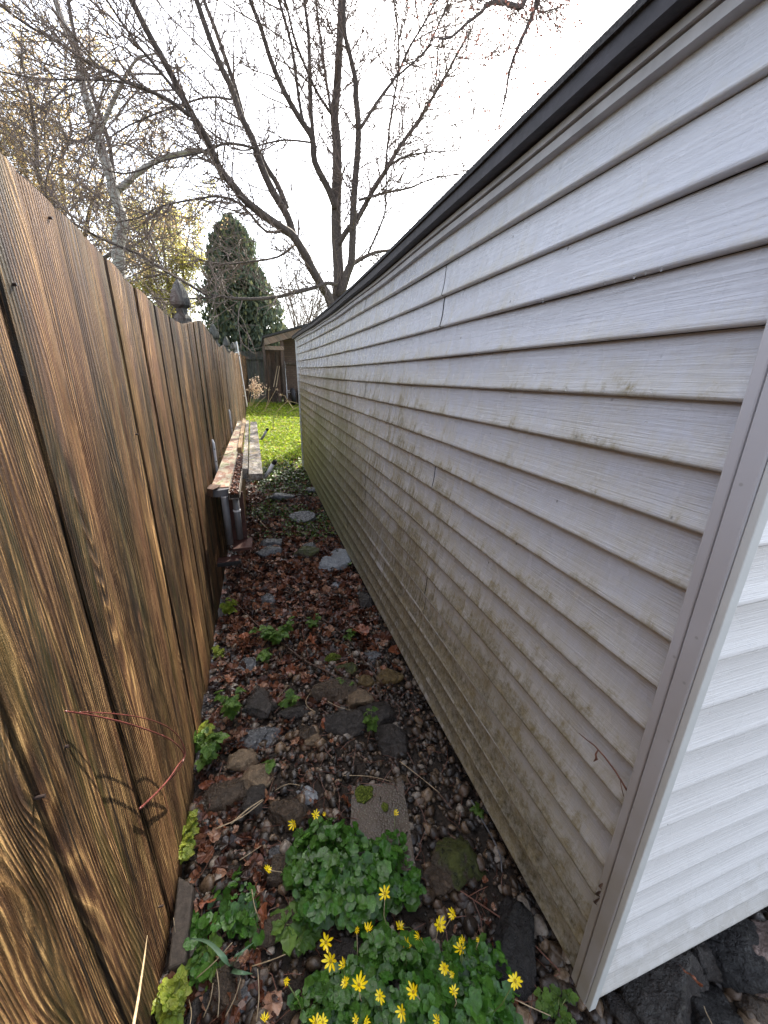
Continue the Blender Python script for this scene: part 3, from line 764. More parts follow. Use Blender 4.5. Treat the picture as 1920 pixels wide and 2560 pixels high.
def litter():
    pos = []; rot = []; scl = []; ch = []
    for i in range(5200):
        y = 1.25+RNG.betavariate(1.5, 2.2)*6.2; x = RNG.uniform(-.38, .66)
        d = smoothstep(1.35, 2.0, y+.45*(.25-x)+.25*nz(x*3, y*3, 9)) 
        d = max(d, .9*smoothstep(-.22, -.34, x) if y > 1.0 else 0)
        if RNG.random() > d: continue
        if y > 3.6 and RNG.random() < .35: continue
        s = RNG.uniform(.016, .046)*(1 if y > 1.6 else .8)
        pos.append((x, y, gz(x, y)+RNG.uniform(.004, .026))); rot.append(rotm(RNG.gauss(0, .45), RNG.gauss(0, .45), RNG.uniform(0, 6.3))); scl.append(s); ch.append(RNG.randrange(12))
    for i in range(900):
        y = RNG.uniform(.2, 2.2); x = RNG.uniform(-.37, .64)
        if nz(x*3, y*3, 21) < .0: continue
        pos.append((x, y, gz(x, y)+.022)); rot.append(rotm(RNG.gauss(0, .5), RNG.gauss(0, .5), RNG.uniform(0, 6.3))); scl.append(RNG.uniform(.004, .014)); ch.append(RNG.randrange(12))
    for i in range(260):
        x = RNG.uniform(-.37, -.1); y = RNG.uniform(.45, 1.5)
        pos.append((x, y, gz(x, y)+.018)); rot.append(rotm(RNG.gauss(0, .5), RNG.gauss(0, .5), RNG.uniform(0, 6.3))); scl.append(RNG.uniform(.015, .035)); ch.append(RNG.randrange(12))
    for i in range(300):
        x = RNG.uniform(-.5, 1.2); y = RNG.uniform(6.5, 8.6); pos.append((x, y, gz(x, y)+.02)); rot.append(rotm(RNG.gauss(0, .5), RNG.gauss(0, .5), RNG.uniform(0, 6.3))); scl.append(RNG.uniform(.02, .045)); ch.append(RNG.randrange(12))
    V, Fs = scatter(LEAFT, pos, rot, scl, ch)
    tag(mk('leaf_litter', V, Fs, LITTER), 'wet red-brown fallen leaves carpeting the alley', 'leaves', kind='stuff')
    # fine debris: needles, stalks
    b = B()
    for i in range(1500):
        y = .2+RNG.random()**1.3*5.5; x = RNG.uniform(-.36, .66); L = RNG.uniform(.03, .12); a = RNG.uniform(0, 6.3); z = gz(x, y)+.02
        p = Vector((x, y, z)); d = Vector((math.cos(a), math.sin(a), RNG.uniform(-.08, .15)))*L
        if p.x+d.x > .68: continue
        b.tube([p, p+d*.5+Vector((RNG.uniform(-.01, .01), RNG.uniform(-.01, .01), .004)), p+d], [.0011, .0010, .0006], 3, False)
    tag(b.build('stalk_litter', TWIGR), 'fine red-brown stalks and needles strewn over the gravel', 'stalks', kind='stuff')
litter()
def cover():
    pos = []; rot = []; scl = []; ch = []
    for i in range(9000):
        y = 3.0+RNG.random()*5.6; x = RNG.uniform(-.36, .66) if y < 6.9 else RNG.uniform(-.4, 2.2)
        d = smoothstep(.05, .35, nz(x*2.2, y*1.1, 3)+.25*smoothstep(3.2, 5, y)+.15*smoothstep(-.2, .4, x))
        if y > 6.6: d = max(d, smoothstep(6.6, 8.2, y)*.9)
        if RNG.random() > d: continue
        s = RNG.uniform(.010, .026)*(1.3 if y > 6 else 1)
        pos.append((x, y, gz(x, y)+RNG.uniform(.015, .05))); rot.append(rotm(RNG.gauss(0, .45), RNG.gauss(0, .45), RNG.uniform(0, 6.3))); scl.append(s); ch.append(RNG.randrange(5))
    V, Fs = scatter(ROUND, pos, rot, scl, ch)
    tag(mk('ground_cover', V, Fs, IVY), 'low creeping green ground cover in the middle of the alley', 'ground cover', kind='stuff')
cover()
def lawn():
    pos = []; rot = []; scl = []; ch = []
    for i in range(48000):
        y = 6.7+RNG.random()*7.5; x = RNG.uniform(-.36, 1.9+(y-8)*.12)
        if y < 8.6 and RNG.random() > .06+smoothstep(6.9, 8.6, y+.9*nz(x*2.5, y*2.5)): continue
        leaf = RNG.random() < .55
        s = RNG.uniform(.014, .038) if leaf else RNG.uniform(.07, .16)
        pos.append((x, y, gz(x, y)+(RNG.uniform(.03, .13) if leaf else 0)))
        rot.append(rotm(RNG.gauss(0, .5), RNG.gauss(0, .5), RNG.uniform(0, 6.3))); scl.append(s); ch.append(0 if leaf else 1)
    V, Fs = scatter([ROUND[0], BLADE], pos, rot, scl, ch)
    tag(mk('grass', V, Fs, GRASS), 'bright sunlit grass and weeds beyond the end of the alley', 'grass', kind='stuff')
lawn()

# ------------------------------------------------------------------ rocks and slabs
def rock(px, py, wpx, hpx, kind, label, flat=.55, seed=None, name='rock', rz=None, ang=.9, lift=0):
    p = G(px, py); s = sc(px, py, p); seed = seed or int(px*7+py)
    # width across the view, depth along the ground (foreshortened)
    r = ray(px, py); el = math.atan2(-r[2], math.hypot(r[0], r[1]))
    wx = wpx*s/2; dy = hpx*s/2/max(.35, math.sin(el))*.8
    hz = (wx+dy)*.5*flat*.85
    V, Fs = ICO4; W = []
    yaw = math.atan2(r[0], r[1]) if rz is None else rz
    rr = random.Random(seed); planes = []
    for _ in range(9):
        d = Vector((rr.gauss(0, 1), rr.gauss(0, 1), rr.gauss(0, 1))).normalized(); planes.append((d, rr.uniform(.5, .85)))
    for v in V:
        q = Vector(v)
        for d, c in planes:
            t = q.dot(d)
            if t > c: q -= d*(t-c)*ang
        q *= 1+.16*nz(v[0]*1.9+seed, v[1]*1.9, v[2]*1.9)+.10*nz(v[0]*4, v[1]*4+seed, v[2]*4)+.05*nz(v[0]*13, v[1]*13+seed, v[2]*13)
        x, y, z = q.x*wx*1.12, q.y*dy*1.12, q.z*hz
        W.append((p.x+x*math.cos(yaw)+y*math.sin(yaw), p.y-x*math.sin(yaw)+y*math.cos(yaw), p.z+hz*.26+z+lift))
    o = mk(name, W, Fs, ROCKS[kind], smooth=True, loc=(p.x, p.y, p.z))
    tag(o, label, 'rock')
    return o
RK = [
 (650,1772,90,100,'dark','dark glossy wet rock left of centre beside the red-brown leaves'),
 (648,1850,105,52,'grey','flat grey rock just below the dark glossy wet one'),
 (607,1910,95,60,'tan','tan cracked rock by the fence above the two brown ones',),
 (565,1990,110,85,'brown','large brown pitted rock at the foot of the fence'),
 (635,1955,95,62,'tan','tan rock with a rough top right of the pitted brown one'),
 (632,2010,90,70,'dark','dark brown rock below the rough tan one'),
 (720,2038,95,75,'brown','smooth brown rock just above the upper green clump'),
 (770,1991,62,42,'pale','pale grey spotted stone left of the concrete slab'),
 (836,1738,105,68,'brown','brown domed rock at mid alley beside the bramble twig'),
 (895,1752,72,60,'tan','round tan rock right of the brown domed rock'),
 (868,1815,112,62,'dark','dark smooth oblong rock below the round tan one'),
 (935,1790,95,80,'dark','grey-brown mottled rock behind the dark round boulder'),
 (972,1862,88,86,'dark','dark round boulder with a wet shine near the siding'),
 (915,1712,52,38,'ochre','small ochre stone above the round tan rock'),
 (975,1700,66,42,'ochre','ochre flat stone beside the foot of the siding'),
 (777,1838,55,38,'brown','small brown cobble left of the fallen pink leaf'),
 (786,1856,50,36,'tan','pale tan pebble stone next to the pink leaf'),
 (735,1785,80,34,'dark','slim dark splinter of rock between leaves and pebbles'),
 (866,1682,55,36,'moss','mossy green stone close to the long fallen stick'),
 (625,1662,52,46,'grey','bright grey round stone among the red leaves'),
 (608,1690,48,28,'grey','flat grey stone under the bright round one'),
 (822,1415,62,40,'pale','pale blue-grey flat stone, the left one of the pair in mid alley'),
 (850,1402,58,52,'pale','pale blue-grey broken stone, the right one of the pair in mid alley'),
 (842,1388,45,24,'grey','grey stone just behind the pale pair'),
 (838,1465,34,22,'pale','small white chip of stone on the leaves below the pale pair'),
 (673,1364,62,26,'grey','wet flat stone by the hanging frame, upper of two'),
 (668,1387,72,28,'grey','wet flat stone by the hanging frame, lower of two'),
 (778,1372,46,22,'grey','wet grey stone in mid alley, upper of two'),
 (770,1390,66,30,'moss','wet stone with a tuft of moss in mid alley'),
 (700,1248,80,16,'grey','long flat grey stone slab far down the alley on the left'),
 (765,1300,85,26,'grey','long flat stone with moss on its right half, far down the alley'),
 (780,1230,40,20,'grey','pale stone hard against the far siding'),
 (930,1660-20,44,34,'grey','small bright wet stone below the siding edge'),
 (915,1505,50,44,'dark','dark reddish stone tucked under the siding'),
 (675,1500,48,30,'grey','grey stone half buried in leaves left of centre'),
 (1150,2160,125,135,'moss','mossy boulder right of the upper green clump'),
 (1100,2200,85,80,'brown','rounded brown cobble left of the mossy boulder'),
 (710,2180,95,80,'brown','brown rock hidden at the left edge of the upper green clump'),
 (1280,2370,130,190,'black','black pitted rock below the corner post on the left'),
 (1185,2470,60,60,'brown','brown stone right of the lower green clump'),
 (690,2330,120,70,'brown','brown rock between the small weeds and the flowers'),
 (870,2390,110,60,'dark','dark rock half covered by the lower flowering clump'),
 (620,2490,75,100,'grey','grey wet rock at the bottom of the picture left of the flowers'),
 (560,2480,90,110,'brown','brown rock at the bottom by the dry stalks'),
 (500,2530,80,70,'dark','dark rock at the bottom beside the fence'),
 (1650,2480,190,230,'dark','big shiny dark boulder right of the corner post'),
 (1745,2400,150,110,'dark','dark rough rock tucked under the pale end wall'),
 (1760,2560,160,180,'black','black rounded rock right of the big shiny boulder'),
 (1840,2390,150,160,'black','black shadowed rock under the pale end wall'),
 (1900,2400,90,200,'pink','long pinkish stone at the right edge of the picture'),
 (1560,2545,110,80,'dark','dark grey stone at the bottom below the corner post'),
 (1880,2520,60,80,'brown','small brown stone at the bottom right'),
 (1680,2405,44,50,'tan','small tan stone above the big shiny boulder'),
 (700,2140,60,50,'grey','grey stone showing left of the upper green clump'),
 (1000,2235,110,60,'dark','dark rock under the right edge of the upper green clump'),
]
for r_ in RK:
    fl = .55 if r_[4] in ('pale', 'grey') else .85
    rock(*r_, flat=fl)
def slabs():
    # concrete paver with aggregate and moss
    q = [G(880, 1975), G(1008, 1965), G(1040, 2190), G(872, 2190)]
    t = empty('paving_slab', tuple(q[3]), 'brown aggregate concrete slab with a moss patch in the middle of the gravel', 'slab')
    z = .012; n = 14; V = []
    for j in range(n+1):
        for i in range(n+1):
            a, b_ = i/n, j/n
            p = (q[3]*(1-a)+q[2]*a)*(1-b_)+(q[0]*(1-a)+q[1]*a)*b_
            e = .006*nz(i*.9, j*.9, 4) if i in (0, n) or j in (0, n) else 0
            V.append((p.x+e, p.y+e, z+.003*nz(p.x*20, p.y*20)))
    Fs = [(j*(n+1)+i, j*(n+1)+i+1, (j+1)*(n+1)+i+1, (j+1)*(n+1)+i) for j in range(n) for i in range(n)]
    ring = [i for i in range(n+1)]+[j*(n+1)+n for j in range(1, n+1)]+[n*(n+1)+i for i in range(n-1, -1, -1)]+[j*(n+1) for j in range(n-1, 0, -1)]
    N = len(V); V += [(V[i][0], V[i][1], -.05) for i in ring]
    for a in range(len(ring)): Fs.append((ring[a], N+a, N+(a+1) % len(ring), ring[(a+1) % len(ring)]))
    mk('slab_body', V, Fs, SLAB, t)
    def moss(px, py, rx, ry, par, h, base_z):
        c = onz(px, py, base_z); pos = []; rot = []; s_ = []; ch = []
        for i in range(700):
            a = RNG.uniform(0, 6.3); r0 = math.sqrt(RNG.random()); e = 1+.35*nz(math.cos(a)*1.5, math.sin(a)*1.5, px)
            x = c[0]+rx*r0*e*math.cos(a); y = c[1]+ry*r0*e*math.sin(a)
            pos.append((x, y, base_z+.001+h*(1-r0**2)*.8*RNG.random())); rot.append(rotm(RNG.uniform(-1, 1), RNG.uniform(-1, 1), RNG.uniform(0, 6))); s_.append(RNG.uniform(.0025, .005)); ch.append(0)
        V, Fs = scatter([ICO1], pos, rot, s_, ch); o = mk('moss_patch', V, Fs, MOSS, par); o['kind'] = 'stuff'; return o
    moss(908, 1985, .035, .030, t, .008, .014); moss(962, 2018, .010, .012, t, .005, .014)
    # edging stone against the fence foot
    q = [G(452, 2215), G(490, 2240), G(470, 2430), G(425, 2450)]
    V = [(p.x, p.y, .035) for p in q]+[(p.x+.01, p.y, -.05) for p in q]
    b = B(); b.add(V, [(3, 2, 1, 0), (0, 1, 5, 4), (1, 2, 6, 5), (2, 3, 7, 6), (3, 0, 4, 7)])
    o = b.build('edging_stone', CONC, loc=tuple(V[3]), bevel=.006); tag(o, 'rough brown edging stone against the foot of the fence', 'stone')
slabs()
# moss hummock
def hummock(px, py, rx, ry, label):
    p = G(px, py); pos = []; rot = []; s_ = []; ch = []
    for i in range(500):
        a = RNG.uniform(0, 6.3); r0 = math.sqrt(RNG.random())
        pos.append((p.x+rx*r0*math.cos(a), p.y+ry*r0*math.sin(a), p.z+.02+.02*(1-r0*r0)*RNG.random()+.015*(1-r0))); rot.append(rotm(RNG.uniform(-1, 1), RNG.uniform(-1, 1), 0)); s_.append(RNG.uniform(.003, .007)); ch.append(0)
    V, Fs = scatter([ICO1], pos, rot, s_, ch); tag(mk('moss', V, Fs, MOSS, loc=tuple(p)), label, 'moss')
hummock(832, 1653, .045, .02, 'bright green moss hummock beside the long fallen stick')

# ------------------------------------------------------------------ twigs, stalks, canes
def path(pts, lift=.02, jit=.0, n=4, heights=None):
    P = []
    for i, (px, py) in enumerate(pts):
        h = lift if heights is None else heights[i]
        z = h
        for _ in range(12):
            q = onz(px, py, z); z = gz(q[0], q[1])+h
        P.append(Vector((q[0], q[1], z)))
    out = []
    for i in range(len(P)-1):
        p0, p1, p2, p3 = P[max(0, i-1)], P[i], P[i+1], P[min(len(P)-1, i+2)]
        for k in range(n):
            t = k/n
            out.append(.5*((2*p1)+(p2-p0)*t+(2*p0-5*p1+4*p2-p3)*t*t+(3*p1-p0-3*p2+p3)*t**3))
    out.append(P[-1]); return out
def twig(pts, r0, r1, mat, label, cat='twig', name='twig', lift=.022, heights=None, side=0):
    P = path(pts, lift, heights=heights); n = len(P); b = B()
    b.tube(P, [(r0+(r1-r0)*i/(n-1))*(1+.18*math.sin(i*2.3)) for i in range(n)], 7)
    for _ in range(side):
        i = RNG.randrange(1, n-1); d = (P[i+1]-P[i]).normalized(); q = Vector((RNG.uniform(-1, 1), RNG.uniform(-1, 1), RNG.uniform(-.1, .5))).normalized()
        e = P[i]+(d+q).normalized()*RNG.uniform(.02, .07); b.tube([P[i], (P[i]+e)/2+Vector((0, 0, .003)), e], [r1*.9, r1*.7, r1*.5], 5)
    tag(b.build(name, mat, smooth=True, loc=tuple(P[0])), label, cat); return P
c6 = lambda x, y: (400+x*.4219, 1500+y*.4219)     # zoom frames the photo was measured in
c7 = lambda x, y: (400+x*.6028, 2000+y*.6028)
g3 = lambda x, y: (560+x*.3014, 1280+y*.3014)
twig([g3(100,760), g3(270,930), g3(420,1040), g3(560,1150), g3(700,1250), g3(850,1320), g3(980,1400), g3(1150,1480), g3(1290,1540)], .004, .0055, TWIGM, 'long thick fallen stick running diagonally across the middle of the alley', 'stick', 'stick', .035, side=6)
twig([g3(690,790), g3(800,870), g3(900,950), g3(1010,1040), g3(1100,1140), g3(1160,1230), g3(1230,1320), g3(1310,1420)], .0035, .0028, TWIGM, 'curved fallen stick nearer the siding, right of the long thick one', 'stick', 'stick', .03, side=4)
twig([g3(640,780), g3(650,950), g3(665,1080), g3(700,1200), g3(720,1260)], .0022, .0022, TWIGR, 'thin red-brown twig joining the long thick stick from above', side=2)
twig([g3(780,1170), g3(900,1135), g3(1050,1105), g3(1200,1080)], .002, .0014, TWIGM, 'thin dark twig lying level between the two fallen sticks')
twig([g3(700,505), g3(830,535), g3(970,570), g3(1120,605)], .005, .0035, TWIGR, 'brown stick just below the pair of pale stones', side=2)
twig([g3(640,500), g3(720,430), g3(810,365)], .005, .004, TWIGM, 'dark stick left of the pair of pale stones')
twig([g3(500,130), g3(600,165), g3(720,170)], .008, .006, TWIGR, 'pale brown stick far down the alley')
twig([g3(260,20), g3(310,90), g3(365,140)], .006, .004, DRYSTEM, 'bleached stick far down the alley on the left')
twig([g3(640,10), g3(710,80), g3(770,155)], .005, .003, DRYSTEM, 'thin bleached stick crossing the long mossy stone')
twig([g3(430,1560), g3(530,1440)], .0014, .001, DRYSTEM, 'short straw stalk right of the dark glossy rock', 'stalk', 'stalk')
twig([g3(830,1440), g3(740,1480), g3(680,1560), g3(700,1620), g3(760,1659)], .0016, .0014, DRYSTEM, 'hooked pale stalk left of the brown domed rock', 'stalk', 'stalk', .03)
twig([g3(860,1570), g3(960,1620), g3(1110,1659)], .0016, .0012, DRYSTEM, 'pale stalk lying over the brown domed rock', 'stalk', 'stalk', .05)
twig([c6(1420,955), c6(1530,1040), c6(1659,1145)], .0016, .0014, DRYSTEM, 'pale straw stalk lying on the gravel by the siding', 'stalk', 'stalk')
twig([c6(1085,1040), c6(1240,1045), c6(1390,1080)], .0015, .001, DRYSTEM, 'pale bent stalk above the concrete slab', 'stalk', 'stalk')
twig([c6(420,1327), c6(520,1240), c6(610,1180)], .003, .0015, DRYSTEM, 'thick dry stalk below the pitted brown rock', 'stalk', 'stalk', .05)
twig([c6(290,1230), c6(330,1100), c6(380,940)], .0018, .001, TWIGR, 'thin reddish stalk leaning beside the fence rocks', 'stalk', 'stalk', .04)
twig([c6(680,1130), c6(760,1090), c6(860,1105)], .0013, .001, DRYSTEM, 'curved pale stalk above the spotted stone', 'stalk', 'stalk')
twig([c6(500,430), c6(460,20+430), c6(440,480)], .001, .001, TWIGR, 'tiny red stalk beside the bright grey stone', 'stalk', 'stalk')
twig([c7(1180,335), c7(1280,400), c7(1400,480), c7(1510,560), c7(1600,650), c7(1659,710)], .0022, .0020, TWIGR, 'long reddish bramble stem on the gravel right of the flowers', 'stem', 'bramble_twig', .03, side=3)
twig([c7(1290,0), c7(1340,90), c7(1380,160), c7(1410,230), c7(1418,300)], .0035, .0022, PVCG, 'grey curved stick along the foot of the siding', 'stick', 'stick', .02)
twig([c7(330,250), c7(420,190)], .0015, .0012, DRYSTEM, 'short straw stalk at the left edge of the upper green clump', 'stalk', 'stalk', .03)
twig([c7(230,120), c7(340,70), c7(430,0)], .0022, .0015, DRYSTEM, 'pair-like dry stalk above the small weeds by the fence', 'stalk', 'stalk', .05)
twig([c7(380,370), c7(395,450), c7(425,515)], .0014, .001, DRYSTEM, 'bleached curved stalk over the small green weeds', 'stalk', 'stalk', .05)
for i, (a, b_) in enumerate([((240, 900), (235, 700)), ((400, 920), (405, 700)), ((180, 900), (220, 760)), ((270, 900), (335, 740)), ((150, 740), (300, 590)), ((380, 690), (520, 640)), ((120, 830), (125, 929))]):
    twig([c7(*a), c7((a[0]+b_[0])/2+8, (a[1]+b_[1])/2), c7(*b_)], .0014, .0010, DRYSTEM,
         ['upright straw stalk at bottom left, leftmost of the tall pair', 'upright straw stalk at bottom left, nearer the flowers', 'slanting straw stalk close to the fence bottom', 'slanting straw stalk over the grey wet rock',
          'straw stalk crossing the strappy leaf by the fence', 'straw stalk lying left of the flowering clump', 'short upright straw stalk at the very foot of the fence'][i], 'stalk', 'stalk', heights=[.04, .07, .09])
twig([c7(1460, 820), c7(1530, 855), c7(1620, 895)], .0014, .001, DRYSTEM, 'straw stalk on the gravel left of the corner post', 'stalk', 'stalk', .03)
twig([(1780, 2560), (1765, 2530), (1760, 2515)], .001, .001, DRYSTEM, 'pale straw on the black rocks at bottom right', 'stalk', 'stalk', .12)

# bramble cane bowing off the fence
def bramble():
    c5_ = lambda x, y: (x/2.765, 1400+y/2.765)
    t = empty('bramble_cane', tuple(onx(345, 2020, FX+.01)), 'thin purple-red bramble cane arching out from the fence boards', 'bramble')
    def world(pts):
        out = []
        for (x, y, d) in pts:
            px, py = c5_(x, y); out.append(Vector(onx(px, py, FX+.008+d*.55)))
        n = []
        for i in range(len(out)-1):
            p0, p1, p2, p3 = out[max(0, i-1)], out[i], out[i+1], out[min(len(out)-1, i+2)]
            for k in range(5):
                u = k/5; n.append(.5*((2*p1)+(p2-p0)*u+(2*p0-5*p1+4*p2-p3)*u*u+(3*p1-p0-3*p2+p3)*u**3))
        return n+[out[-1]]
    A = world([(450,1045,.0), (640,1075,.03), (860,1125,.055), (1060,1190,.075), (1190,1250,.085), (1260,1320,.085), (1270,1365,.08), (1230,1420,.07), (1170,1510,.05), (1100,1590,.03), (1030,1659,.015), (965,1720,.0)])
    Bp = world([(550,1052,.015), (700,1056,.03), (850,1070,.045), (1000,1095,.06), (1140,1145,.07), (1230,1215,.08), (1270,1290,.082), (1278,1350,.08), (1240,1440,.065), (1170,1525,.045)])
    for P, r0, r1 in ((A, .0015, .0030), (Bp, .0011, .0020)):
        b = B(); n = len(P); b.tube(P, [(r0+(r1-r0)*i/(n-1))*.95 for i in range(n)], 8)
        for i in range(2, n-2, 3):
            d = Vector((RNG.uniform(-1, 1), RNG.uniform(-1, 1), RNG.uniform(-1, 1))).normalized(); b.tube([P[i], P[i]+d*.006], [.0012, .0002], 5)
        b.build('stem', CANE, t, smooth=True)
bramble()
def small_things_on_walls():
    # twig caught behind the corner post
    c4_ = lambda x, y: (960+x*.4702, 1380+y*.4702)
    P = [Vector(onx(*c4_(x, y), WX-.004-d)) for x, y, d in [(1305,1290,.0), (1270,1230,.006), (1230,1165,.012), (1170,1085,.016), (1120,1030,.012), (1080,1000,.008), (1035,962,.004)]]
    b = B(); b.tube(P, [.0022, .002, .0019, .0018, .0015, .0012, .0008], 7)
    Q = [Vector(onx(*c4_(x, y), WX-.004-d)) for x, y, d in [(1140,1050,.012), (1125,1075,.016), (1130,1100,.014), (1115,1112,.012)]]
    b.tube(Q, [.0012, .002, .0028, .001], 6)
    Q = [Vector(onx(*c4_(x, y), WX-.004-d)) for x, y, d in [(1255,1205,.008), (1262,1250,.006), (1275,1300,.001)]]
    b.tube(Q, .0007, 5)
    tag(b.build('twig', TWIGR, smooth=True, loc=tuple(P[0])), 'reddish twig caught behind the corner post against the siding', 'twig')
    t8 = lambda x, y: (1200+x*.434, 1600+y*.434)
    b = B(); pts = [t8(715,1395), t8(690,1420), t8(705,1440), t8(672,1465), t8(700,1480), t8(660,1510), t8(680,1530)]
    P = [Vector(onx(*p, WX-.008-.004*(i % 2))) for i, p in enumerate(pts)]
    b.tube(P, [.0008, .003, .001, .0032, .001, .003, .0006], 6)
    tag(b.build('dried_seed_head', TWIGM, smooth=True, loc=tuple(P[0])), 'dark dried seed husk stuck to the siding near the foot of the corner post', 'seed head')
small_things_on_walls()

# ------------------------------------------------------------------ prominent fallen leaves
def leaf_thing(px, py, wpx, label, rx=.3, ry=.2, rz=0, mat=None, t=0, lift=.03):
    p = G(px, py); s = sc(px, py, p)*wpx/2; V, Fs = LEAFT[t]
    W = (V*s)@rotm(rx, ry, rz).T+np.array([p.x, p.y, p.z+lift])
    o = mk('fallen_leaf', W, Fs, mat or REDLEAF, loc=(p.x, p.y, p.z)); tag(o, label, 'leaf', 'single fallen leaves'); return o
leaf_thing(815, 1826, 40, 'pink-brown leaf on pebbles left of the dark oblong rock', .7, .1, 1, t=3)
leaf_thing(866, 2015, 58, 'narrow red-brown leaf at the left edge of the concrete slab', .9, .9, 1.4, t=1)
leaf_thing(727, 1685, 34, 'round veined orange leaf below the long fallen stick', .8, .2, .3, t=6)
leaf_thing(783, 1610, 44, 'glossy brown leaf standing on edge above the long stick', .6, -.5, 2, t=9)
leaf_thing(900, 1590, 62, 'big brown lobed leaf near the siding', .3, .1, 2.4, t=0)
leaf_thing(990, 1635, 50, 'pink-brown leaf against the foot of the siding', .5, .3, .4, t=4)
leaf_thing(612, 1650-50, 40, 'tan leaf lying left of centre above the bright grey stone', .4, .3, 1.1, t=7)
leaf_thing(520, 1975, 40, 'curled red leaf at the foot of the fence beside the pitted rock', .9, .4, .2, t=10)
leaf_thing(520, 2270, 60, 'long brown leaf behind the small weeds by the fence', .5, .5, 2.6, t=1)
leaf_thing(660, 2310, 60, 'upright brown leaf between the two green clumps', 1.1, .3, 1.4, t=1, lift=.04)
leaf_thing(1700, 2490, 60, 'orange-brown leaf on the edge of the big shiny boulder', .9, .5, 1.6, t=7, lift=.10)
leaf_thing(510, 1830, 26, 'bright orange leaf tucked against the fence foot', 1.0, .3, .4, t=3, lift=.03)

# ------------------------------------------------------------------ plants
def clump(name, parts, label, cat, mat, tm, size, n, height, flowers=(), fsize=.02, stemmat=STEM, dense=True, loc=None):
    """parts: list of (px,py,rx_px,ry_px) ellipses on the ground"""
    c0 = G(parts[0][0], parts[0][1]); t = empty(name, tuple(c0), label, cat)
    pos = []; rot = []; scl = []; ch = []; st = B()
    tot = sum(p[2]*p[3] for p in parts)
    for (px, py, rx, ry) in parts:
        for i in range(int(n*rx*ry/tot)):
            a = RNG.uniform(0, 6.3); r0 = math.sqrt(RNG.random()); e = 1+.25*nz(math.cos(a)*2+px, math.sin(a)*2)
            h = height*(1-.55*r0**2)*RNG.uniform(.45, 1)
            qx, qy = px+rx*r0*e*math.cos(a), py+ry*r0*e*math.sin(a)
            p = onz(qx, qy, gz(0, 1)+h); g = gz(p[0], p[1]); pos.append((p[0], p[1], g+h))
            az = math.atan2(p[1]-c0.y, p[0]-c0.x)+RNG.gauss(0, .9)
            tilt = RNG.uniform(.05, .75)*(.4+r0)
            rr = rotm(0, tilt, az)@rotm(RNG.gauss(0, .3), 0, 0); rot.append(rr); s = size*RNG.choice([.4, .55, .7, .85, 1, 1.2, 1.45]); scl.append(s); ch.append(RNG.randrange(len(tm)))
            if i % 2 == 0: st.tube([(p[0]*.97+c0.x*.03, p[1]*.97+c0.y*.03, g), (p[0], p[1], g+h)], .0011, 4, False)
    V, Fs = scatter(tm, pos, rot, scl, ch); o = mk('foliage', V, Fs, mat, t, smooth=True); o['kind'] = 'stuff'
    if st.v: q = st.build('leaf_stalks', stemmat, t); q['kind'] = 'stuff'
    for f in flowers:
        flower(f, t, fsize)
    return t
def flower(f, par, fs):
    px, py, wpx, bx, by, tilt = f        # bloom pixel, its width, foot pixel, tilt
    # bloom height found so that foot on ground and bloom share the depth direction
    foot = G(bx, by); h = .0
    best = None
    for k in range(3, 24):
        p = onz(px, py, foot.z+k*.01); d = math.hypot(p[0]-foot.x, p[1]-foot.y)
        sco = abs(d-.03)+.0*k
        if best is None or sco < best[0]: best = (sco, p)
    p = Vector(best[1]); s = sc(px, py, p)*wpx/2
    rr = random.Random(int(px*3+py))
    face = (Vector(CP)-p).normalized()*.55+Vector((rr.uniform(-1, 1), rr.uniform(-1, .8), .9+rr.uniform(-.3, .2))).normalized()*.9
    face = face.normalized(); q = face.to_track_quat('Z', 'Y').to_matrix()
    b = B(); npet = rr.choice([8, 8, 9, 10])
    a0 = rr.uniform(0, 1); up = tilt
    for i in range(npet):
        a = a0+2*math.pi*i/npet+rr.uniform(-.1, .1); L = rr.uniform(.7, 1.12)
        pr = []
        for u, wd in ((.10, .05), (.35, .11), (.62, .155), (.85, .12), (1.0, .02)):
            zz = up*u*u*.9+.1*u+.03*rr.uniform(-1, 1)
            for sgn in (-1, 0, 1):
                x, y = u*L, wd*sgn; v = Vector((x*math.cos(a)-y*math.sin(a), x*math.sin(a)+y*math.cos(a), zz+.03*abs(sgn)))
                pr.append(p+q@(v*s))
        b.add(pr, [(j*3+k, j*3+k+1, j*3+k+4, j*3+k+3) for j in range(4) for k in range(2)])
    fl = b.build('flower', PETAL, par, smooth=True)
    V, Fs = ICO2; mk('flower_centre', [tuple(p+q@(Vector(v)*s*.20*Vector((1, 1, 1)).x+Vector((0, 0, s*.06)))) for v in V], Fs, FCENT, fl, smooth=True)
    b = B(); mid = (p+foot)/2+Vector((rr.uniform(-.012, .012), rr.uniform(-.01, .01), .008))
    b.tube([foot, mid, p-q@Vector((0, 0, s*.05))], [.0014, .0012, .0010], 5); b.build('flower_stem', STEM if rr.random() < .6 else DRYSTEM, fl, smooth=True)
def F7(x, y, w, bx, by, t=.4): a = c7(x, y); b_ = c7(bx, by); return (a[0], a[1], w*.6028*1.25, b_[0], b_[1], t*(.4+1.6*((x*7+y*3) % 10)/10))
UP = [F7(555,98,34,600,170), F7(645,62,30,660,120), F7(684,65,16,690,130,1.2), F7(672,222,26,690,280), F7(446,290,28,540,330), F7(975,56,24,968,150,.8), F7(933,390,46,955,570)]
